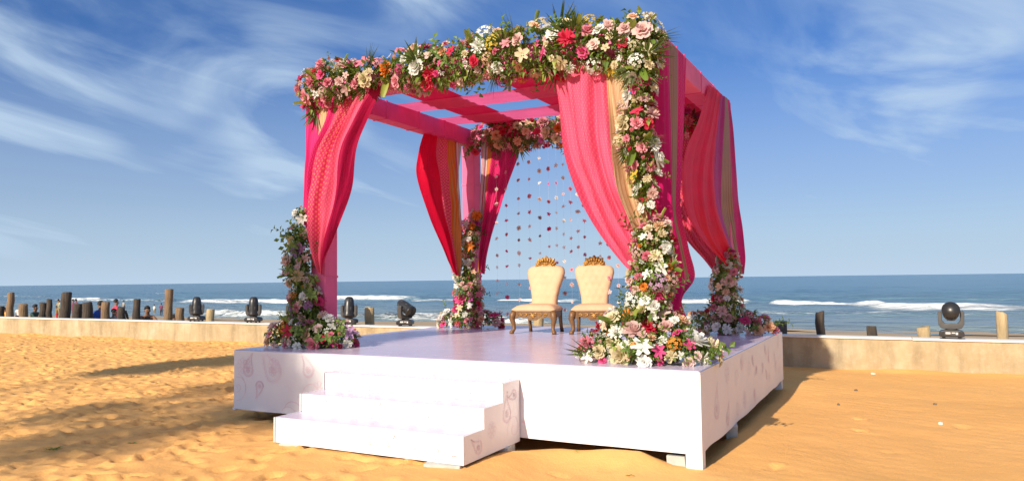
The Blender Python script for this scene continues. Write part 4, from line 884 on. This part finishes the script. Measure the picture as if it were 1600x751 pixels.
for x, tp, wd, m_, ln, lb in [(-28.5, .90, .26, 'pile_dark', 0, 'dark timber pile cut off by the left edge of the picture'), (-27.86, 1.41, .25, 'pile_brown', 0, 'tall thin timber pile near the left edge of the wall'), (-26.99, 1.0, .30, 'pile_brown', .03, 'short brown timber pile left of the seated man in green'),
        (-25.74, 1.06, .24, 'pile_dark', .06, 'lower half of a pair of dark touching timber piles'), (-25.40, 1.18, .19, 'pile_dark', 0, 'taller half of a pair of dark touching timber piles'), (-24.38, 1.39, .34, 'pile_dark', .05, 'tall thick dark timber pile in front of the standing people'),
        (-23.7, 1.02, .31, 'pile_dark', .05, 'dark timber pile in front of the couple in maroon'), (-23.16, 1.07, .34, 'pile_dark', 0, 'squat wide timber pile left of the man in blue'), (-22.18, 1.09, .27, 'pile_brown', 0, 'timber pile with slanted top touching the man in blue'), (-21.34, .91, .24, 'pile_dark', -.04, 'low dark timber pile right of the person in grey'),
        (-20.54, 1.19, .24, 'pile_dark', 0, 'dark timber pile beside the bare armed seated man'), (-18.94, 1.51, .26, 'pile_brown', .05, 'tallest leaning brown timber pile'), (-18.44, .91, .26, 'pile_brown', 0, 'short brown timber pile right of the tallest pile'), (-17.05, .88, .25, 'pile_pale', .03, 'short pale timber pile behind the leftmost stage light'),
        (-10.93, .99, .27, 'pile_pale', 0, 'round pale timber pile between two stage lights by the left flowers'), (-5.92, .93, .24, 'pile_pale', 0, 'timber pile beside the far left flower mound'), (-13.1, .72, .24, 'pile_pale', 0, 'low pale stump at the left flower mound'), (.22, .98, .17, 'pile_dark', -.03, 'tall thin dark timber pile right of the stage'), (1.14, .71, .19, 'pile_dark', 0, 'low dark timber pile in the middle of the right wall'),
        (2.01, .71, .22, 'pile_pale', 0, 'low pale timber stump left of the right hand stage light'), (3.22, 1.0, .18, 'pile_pale', .0, 'tall pale timber pile at the far right')]:
    pile(x, tp, wd, m_, ln, lb, cutz=random.Random(int(x * 10)).uniform(-.06, .06))
mb = MB(); mb.box(-.11, .11, -.04, .04, 0, 1.4); o = mb.build('plank_post', 'dark_wood', bevel=.01); o.location = (-.50, 9.0, -.6); tag(o, 'dark square plank post just behind the right rear stage corner', 'post')

# ------------------------------------------------------------------ moving head stage lights
def head_light(tilt, pan):
    root = empty('stage_light', (0, 0, 0))
    b_ = MB(); prof = [(-.19, .045), (-.19, .10), (-.165, .135), (-.10, .15), (.10, .15), (.165, .135), (.19, .10), (.19, .045), (.15, .03), (-.15, .03)]; b_.prism(prof, -.15, .15); base = b_.build('base', 'black_plastic', root, bevel=.012)
    b_ = MB()
    for sx_ in (-1, 1):
        for sy_ in (-1, 1): b_.lathe([(.022, 0), (.026, .012), (.024, .034)], 10, mtx=Matrix.Translation((sx_ * .12, sy_ * .1, 0)))
    b_.build('rubber_feet', 'black_plastic', base)
    b_ = MB(); b_.box(-.105, .105, -.156, -.151, .065, .125); pn = b_.build('display_panel', 'grey_plastic', base)
    b_ = MB(); b_.box(-.09, -.02, -.1595, -.1565, .085, .115); b_.box(.0, .05, -.1595, -.1565, .098, .112); b_.box(.06, .09, -.1595, -.1565, .075, .112); b_.build('display_print', 'label_white', pn)
    yk = empty('yoke_pivot', (0, 0, 0)); bpy.data.objects.remove(yk)
    b_ = MB(); out = [(-.20, .44), (-.185, .475), (-.15, .48), (-.135, .44), (-.135, .31), (-.09, .255), (.09, .255), (.135, .31), (.135, .44), (.15, .48), (.185, .475), (.20, .44), (.195, .25), (.16, .18), (.09, .165), (-.09, .165), (-.16, .18), (-.195, .25)]
    k = len(out); cp, sp__ = math.cos(pan), math.sin(pan)
    rotp = lambda a, y_, c_: (a * cp - y_ * sp__, a * sp__ + y_ * cp, c_)
    b_.add([rotp(a, -.065, c_) for a, c_ in out] + [rotp(a, .065, c_) for a, c_ in out], [tuple(range(k))[::-1], tuple(range(k, 2 * k))] + [(j, (j + 1) % k, k + (j + 1) % k, k + j) for j in range(k)])
    b_.lathe([(.09, .150), (.09, .17)], 20); b_.build('yoke', 'grey_plastic', root, bevel=.014)
    mt = Matrix.Rotation(pan, 4, 'Z') @ Matrix.Translation((0, 0, .44)) @ Matrix.Rotation(tilt, 4, 'X')
    b_ = MB(); b_.lathe([(.062, -.235), (.095, -.20), (.118, -.10), (.128, 0), (.126, .12), (.130, .20), (.134, .225), (.132, .245), (.112, .246), (.108, .225)], 28, mtx=mt)
    hd = b_.build('head', 'black_plastic', root, True, bevel=0)
    b_ = MB(); b_.lathe([(.136, .19), (.140, .205), (.140, .235), (.136, .247)], 28, mtx=mt); b_.build('lens_ring', 'black_plastic', hd, True)
    b_ = MB(); b_.lathe([(.107, .2265), (.09, .231), (.05, .236), (.01, .238)], 28, mtx=mt); b_.build('lens', 'lens_glass', hd, True)
    b_ = MB()
    for q in range(6):
        a = q * math.pi / 3; b_.add([mt @ Vector((math.cos(a + e) * r_, math.sin(a + e) * r_, z_)) for z_, r_ in ((-.17, .112), (.10, .134)) for e in (-.09, .09)], [(0, 1, 3, 2)])
    b_.build('cooling_fin', 'grey_plastic', hd); return root
for x, tl, pn, rz, lb in [(-16.76, 175, .5, .35, 'leftmost black moving head stage light on the wall'), (-14.43, 178, .2, .35, 'second black moving head stage light from the left on the wall'), (-12.91, 150, .4, .3, 'black stage light half hidden behind the left flower mound'), (-11.0, 170, .1, .4, 'black stage light just right of the left front post'), (-9.22, 118, .9, .45, 'black stage light tilted sideways near the left stage edge'), (2.41, 74, .0, -.04, 'single black stage light with round lens on the right hand wall')]:
    o = head_light(R(tl) if x < 0 else R(tl), pn); o.location = (x, 8.26, .584); o.rotation_euler.z = rz; s_ = 1.06 if x < 0 else 1.0; o.scale = (s_, s_, s_)
    tag(o, lb, 'stage light', 'moving head lights on the wall')

# ------------------------------------------------------------------ people beyond the wall
def person(loc_, face, pose, shirt, trouser, label, scale=1.0, sleeves=False, bare=False, lean=0.0, turn=0.0):
    """joints in local metres, facing -y; one skinned surface per body"""
    J = {}; E_ = []
    if pose == 'stand':
        J = dict(pelvis=(0, 0, .93, .135), belly=(0, -.01, 1.08, .125), chest=(0, -.01, 1.30, .145), neck=(0, 0, 1.46, .055), head=(0, -.015, 1.57, .085), crown=(0, -.01, 1.66, .075),
                 shl=(.17, 0, 1.40, .06), ell=(.22, .02, 1.12, .042), wrl=(.20, -.08, .88, .03), hal=(.20, -.10, .80, .026), shr=(-.17, 0, 1.40, .06), elr=(-.22, .02, 1.12, .042), wrr=(-.19, -.10, .90, .03), har=(-.18, -.13, .82, .026),
                 hpl=(.09, 0, .88, .095), knl=(.10, -.02, .48, .06), anl=(.10, .02, .08, .042), tol=(.11, -.12, .03, .035), hpr=(-.09, 0, .88, .095), knr=(-.10, -.03, .48, .06), anr=(-.10, .02, .08, .042), tor=(-.11, -.12, .03, .035))
    else:
        J = dict(pelvis=(0, 0, .12, .14), belly=(0, -.03, .28, .13), chest=(0, -.06 - lean, .50, .15), neck=(0, -.08 - lean * 1.2, .66, .055), head=(0, -.10 - lean * 1.3, .77, .085), crown=(0, -.09 - lean * 1.3, .86, .075),
                 shl=(.18, -.06 - lean, .60, .065), ell=(.26, -.24, .42, .045), wrl=(.10, -.44, .44, .032), hal=(.03, -.47, .44, .026), shr=(-.18, -.06 - lean, .60, .065), elr=(-.26, -.24, .42, .045), wrr=(-.10, -.44, .42, .032), har=(-.03, -.47, .42, .026),
                 hpl=(.10, -.05, .12, .1), knl=(.15, -.40, .42, .065), anl=(.12, -.52, .06, .042), tol=(.12, -.66, .03, .035), hpr=(-.10, -.05, .12, .1), knr=(-.15, -.40, .42, .065), anr=(-.12, -.52, .06, .042), tor=(-.12, -.66, .03, .035))
    ed = [('pelvis', 'belly'), ('belly', 'chest'), ('chest', 'neck'), ('neck', 'head'), ('head', 'crown')] + [(a + s_, b_ + s_) if a != 'chest' and a != 'pelvis' else (a, b_ + s_) for s_ in 'lr' for a, b_ in (('chest', 'sh'), ('sh', 'el'), ('el', 'wr'), ('wr', 'ha'), ('pelvis', 'hp'), ('hp', 'kn'), ('kn', 'an'), ('an', 'to'))]
    ks = list(J); me = bpy.data.meshes.new('tmp'); me.from_pydata([J[k][:3] for k in ks], [(ks.index(a), ks.index(b_)) for a, b_ in ed], [])
    to = bpy.data.objects.new('tmp', me); COL.objects.link(to); md = to.modifiers.new('skin', 'SKIN'); md.branch_smoothing = .6
    for i, k in enumerate(ks): sv = me.skin_vertices[0].data[i]; sv.radius = (J[k][3] * (1.15 if k in ('chest', 'belly', 'pelvis') else 1), J[k][3] * (.85 if k in ('chest', 'belly', 'pelvis') else 1)); sv.use_root = (k == 'pelvis')
    to.modifiers.new('sub', 'SUBSURF').levels = 1
    dg = bpy.context.evaluated_depsgraph_get(); dg.update(); em = bpy.data.meshes.new_from_object(to.evaluated_get(dg)); bpy.data.objects.remove(to)
    vv = [v_.co.copy() for v_ in em.vertices]; ff = [tuple(p_.vertices) for p_ in em.polygons]; bpy.data.meshes.remove(em)
    def reg(c_):
        best = None; bd = 9
        for a, b_ in ed:
            A = Vector(J[a][:3]); B = Vector(J[b_][:3]); t = max(0, min(1, (c_ - A).dot(B - A) / (B - A).length_squared)); d_ = (c_ - A.lerp(B, t)).length - (J[a][3] * (1 - t) + J[b_][3] * t)
            if d_ < bd: bd = d_; best = (a, b_, t)
        a, b_, t = best
        if b_ in ('head', 'crown') or (b_ == 'neck' and t > .75): return 0
        if b_[:2] == 'ha' or (b_[:2] == 'wr' and (not sleeves or t > .8)) or (b_[:2] == 'el' and bare): return 0
        if b_[:2] in ('kn', 'an', 'hp'): return 2
        if b_[:2] == 'to': return 0
        return 0 if bare and b_[:2] == 'sh' else 1
    mb_ = MB()
    for f_2 in ff: mb_.m.append(reg(sum((vv[i] for i in f_2), Vector()) / len(f_2)))
    mb_.v = [tuple(v_) for v_ in vv]; mb_.f = ff
    for s_ in 'lr':                                   # five fingers on each hand
        h = Vector(J['ha' + s_][:3]); wv_ = Vector(J['wr' + s_][:3]); d = (h - wv_).normalized(); sd_ = d.orthogonal().normalized()
        for q, (off, ln) in enumerate(((-.024, .06), (-.008, .07), (.008, .066), (.023, .052))): mb_.tube([h + sd_ * off, h + sd_ * off + d * ln * .6, h + sd_ * off * 1.1 + d * ln + d.cross(sd_) * .012], [.009, .008, .005], 5, 0)
        mb_.tube([h - sd_ * .02 - d * .03, h - sd_ * .05, h - sd_ * .055 + d * .025], [.010, .009, .006], 5, 0)
    hd = Vector(J['head'][:3]); cr = Vector(J['crown'][:3])
    mb_.tube([hd + Vector((0, -.075, .03)), hd + Vector((0, -.10, -.005)), hd + Vector((0, -.085, -.012))], [.008, .013, .008], 5, 0)
    for s_ in (-1, 1): mb_.tube([hd + Vector((s_ * .078, .01, .035)), hd + Vector((s_ * .092, .02, .01)), hd + Vector((s_ * .08, .01, -.02))], [.008, .013, .008], 5, 0)
    o = mb_.build('person', ['skin', shirt, trouser], None, True)
    hb = MB(); hm = (hd + cr) / 2 + Vector((0, .018, .022)); vs_ = []
    for i in range(7):
        ph = i / 6 * 1.75
        for j in range(14):
            th = 2 * math.pi * j / 14; cutf = 1 if math.sin(th) > -.2 else .72; p2 = ph * cutf
            vs_.append(hm + Vector((math.sin(p2) * math.cos(th) * .093, math.sin(p2) * math.sin(th) * .104, math.cos(p2) * .112)))
    hb.add(vs_, [(i * 14 + j, i * 14 + (j + 1) % 14, (i + 1) * 14 + (j + 1) % 14, (i + 1) * 14 + j) for i in range(6) for j in range(14)]); hb.build('hair', 'hair', o, True)
    eb = MB()
    for s_ in (-1, 1): eb.lathe([(.011, 0), (.008, .006), (.002, .008)], 8, mtx=Matrix.Translation(hd + Vector((s_ * .032, -.078, .03))) @ Matrix.Rotation(R(90), 4, 'X'))
    eb.tube([hd + Vector((-.025, -.079, -.035)), hd + Vector((.025, -.079, -.035))], .005, 5); eb.build('eyes_and_mouth', 'hair', o)
    o.location = loc_; o.rotation_euler.z = face; o.scale = (scale,) * 3; tag(o, label, 'person', 'people on the beach'); return o
def bz(y): return float(beach_h(y))
def spot(px, Y): p_ = on_y(Y, px, 480); return p_.x
for px, Y, zz_, face, pose, sh, tr, lb, sc, kw in [
    (52, 10.2, .02, R(115), 'sit', 'shirt_green', 'trouser_dark', 'person in dark green shirt seated low behind the wall', 1.0, {}),
    (150, 10.0, .0, R(200), 'sit', 'shirt_blue', 'trouser_black', 'person in bright blue shirt leaning over behind the wall', 1.18, dict(lean=.10, sleeves=True)),
    (229, 9.9, -.06, R(70), 'sit', 'trouser_black', 'trouser_black', 'bare armed person seated with arms on knees behind the wall', 1.08, dict(bare=True)),
    (175, 10.6, -.14, R(180), 'sit', 'shirt_grey', 'trouser_khaki', 'person in grey beige shirt seated between two piles', 1.0, dict(sleeves=True)),
    (178, 17, -.22, R(170), 'sit', 'shirt_red', 'trouser_dark', 'person in red shirt behind the person in grey', 1.25, {}),
    (91.5, 31, bz(31), R(180), 'stand', 'shirt_ochre', 'trouser_khaki', 'standing person in ochre top on the beach', 1.0, dict(sleeves=True)),
    (88.5, 29, bz(29) - .2, R(150), 'stand', 'shirt_ochre', 'trouser_red', 'small standing person in red trousers in front of the ochre top', .78, {}),
    (96, 31, bz(31), R(200), 'stand', 'shirt_teal', 'trouser_dark', 'standing person in pale teal shirt left of the thick pile', 1.02, dict(sleeves=True)),
    (114, 30, bz(30), R(160), 'stand', 'shirt_maroon', 'shirt_maroon', 'left of the standing couple in maroon', 1.0, dict(sleeves=True)),
    (118.5, 31.5, bz(31.5), R(200), 'stand', 'shirt_maroon', 'trouser_dark', 'right of the standing couple in maroon, half hidden by a pile', 1.02, {}),
    (6.5, 14, -.12, R(200), 'sit', 'shirt_yellow', 'trouser_dark', 'child in orange yellow shirt at the far left', .78, {}),
    (31.5, 15, -.1, R(230), 'sit', 'shirt_white', 'trouser_dark', 'person in white shirt partly behind a short pile', .9, {}),
    (24, 9.6, -.35, R(180), 'sit', 'trouser_black', 'trouser_black', 'dark haired person with only the head above the wall at left', .95, {}),
    (193, 52, -1.95, R(180), 'stand', 'shirt_grey', 'trouser_dark', 'tiny wading person left of the dark pile', .95, {}),
    (252, 50, -2.1, R(200), 'stand', 'shirt_maroon', 'trouser_dark', 'tiny wading person left of the tallest pile', .9, {}),
    (241, 54, -2.25, R(180), 'stand', 'shirt_white', 'trouser_khaki', 'tiny wading person right of the bare armed person', .8, {}),
    (268.5, 10, -.18, R(160), 'sit', 'trouser_dark', 'trouser_dark', 'person with only the head showing beside the tallest pile', .9, {})]:
    person((spot(px, Y), Y, zz_), face, pose, sh, tr, lb, sc, **kw)

# ------------------------------------------------------------------ small things on the sand
def weed(x, y, r_, n_, label, seed):
    rd_ = random.Random(seed); lv, lf, lt = [], [], []
    for i in range(n_):
        a = rd_.uniform(0, 6.28); leaf_mesh(lv, lf, lt, Vector((rd_.uniform(-.3, .3) * r_, rd_.uniform(-.3, .3) * r_, .005)), Vector((math.cos(a), math.sin(a), rd_.uniform(.15, .6))), Vector((0, 0, 1)), r_ * rd_.uniform(.5, 1), r_ * .22, rd_.random())
    root = empty('weed', (x, y, ground_z(x, y))); tag(root, label, 'plant'); leaf_obj('leaves', lv, lf, lt, 'leaf_lime', root)
def on_z(x, y, z=0): d = _ray(x, y); return CAM + d * ((z - CAM.z) / d.z)
for i, (px, py, r_, k, lb) in enumerate([(82, 702, .10, 16, 'small green weed on the sand near the lower left corner'), (204, 692, .09, 14, 'small green weed on the sand right of the other weed'), (404, 646, .06, 8, 'tiny weed at the foot of the left stage end'), (465, 697, .06, 7, 'tiny green sprig beside the left block of the steps'), (902, 716, .05, 6, 'tiny dry sprig on the sand before the stage front'), (985, 746, .06, 6, 'fallen green twig at the bottom edge of the sand')]):
    p_ = on_z(px, py); weed(p_.x, p_.y, r_, k, lb, i + 5)
for i, (px, py, m_, s_, lb) in enumerate([(1364, 584, 'label_white', .05, 'small white scrap on the sand near the right wall'), (1470, 660, 'label_white', .03, 'tiny white shell on the sand at right'), (1337, 610, 'bark', .03, 'dry leaf on the sand below the right wall'), (1461, 631, 'bark', .03, 'dry leaf on the sand at far right'), (1310, 631, 'bark', .025, 'dry leaf on the sand nearer the stage shadow'), (477, 698, 'petal_blush', .04, 'fallen pink petal beside the left block of the steps')]):
    p_ = on_z(px, py); rd_ = random.Random(i); mb_ = MB(); k = 7
    top = [(math.cos(6.28 * j / k) * s_ * rd_.uniform(.6, 1), math.sin(6.28 * j / k) * s_ * rd_.uniform(.4, .8), .012 + rd_.uniform(0, .02)) for j in range(k)]
    mb_.add(top + [(a * .9, b_ * .9, -.004) for a, b_, c_ in top], [tuple(range(k)), tuple(reversed(range(k, 2 * k)))] + [(j, k + j, k + (j + 1) % k, (j + 1) % k) for j in range(k)])
    o = mb_.build('litter_scrap', m_); o.location = (p_.x, p_.y, ground_z(p_.x, p_.y)); tag(o, lb, 'litter')

# ------------------------------------------------------------------ trees behind the camera that shade the left of the picture
def tree(x, y, h, r_, n_, label, seed, lobes):
    rd_ = random.Random(seed); root = empty('beach_tree', (x, y, 0)); tag(root, label, 'tree')
    b_ = MB(); b_.tube([(0, 0, -.3), (.1, .05, h * .3), (-.1, 0, h * .6), (0, 0, h * .95)], [.28, .22, .16, .05], 10)
    for c_, lr in lobes: b_.tube([(0, 0, h * .45), tuple(Vector(c_) * .6 + Vector((0, 0, h * .2))), c_], [.11, .07, .02], 6)
    b_.build('trunk', 'bark', root, True)
    lv, lf, lt = [], [], []
    for i in range(n_):
        c_, lr = rd_.choice(lobes); d = Vector((rd_.gauss(0, 1), rd_.gauss(0, 1), rd_.gauss(0, 1))).normalized() * lr * rd_.random() ** .45
        leaf_mesh(lv, lf, lt, Vector(c_) + d, Vector((rd_.gauss(0, 1), rd_.gauss(0, 1), rd_.gauss(0, .6))), Vector((0, 0, 1)), rd_.uniform(.25, .5), .22, rd_.random())
    tag(leaf_obj('crown', lv, lf, lt, 'tree_leaf', root), kind='stuff')
def shade_at(px, py, pz, dist):            # point up-sun of a ground point
    p_ = on_z(px, py, pz); return p_ - sdir * dist
DIST = 30
targets = [((260, 572), .75, 1.5), ((350, 566), .9, 1.5), ((215, 576), .4, 1.0), ((330, 640), .9, .5), ((250, 630), .9, .3), ((420, 640), .8, .6), ((120, 645), .8, .25), ((60, 690), .6, .25), ((170, 690), .7, .25), ((380, 600), .7, .6)]
T0 = on_z(300, 640) - sdir * DIST; T0.z = 0
lobes = []
for (px, py), r_, dn in targets:
    c_ = shade_at(px, py, 0, DIST) - T0; lobes += [(tuple(c_), r_)] * max(1, int(dn * 4))
for (x_, y_, z_), r_, dn in [((-5.6, 0, .5), .75, 1), ((-4.9, 0, .35), .7, .7), ((-5.4, .6, 1.4), .55, 1), ((-5.6, .6, 2.1), .4, .6)]:
    c_ = Vector((x_, y_, z_)) - sdir * DIST - T0; lobes += [(tuple(c_), r_)] * max(1, int(dn * 4))
tree(T0.x, T0.y, 9.0, 3, 1700, 'tall leafy tree behind the camera shading the left sand', 5, lobes)
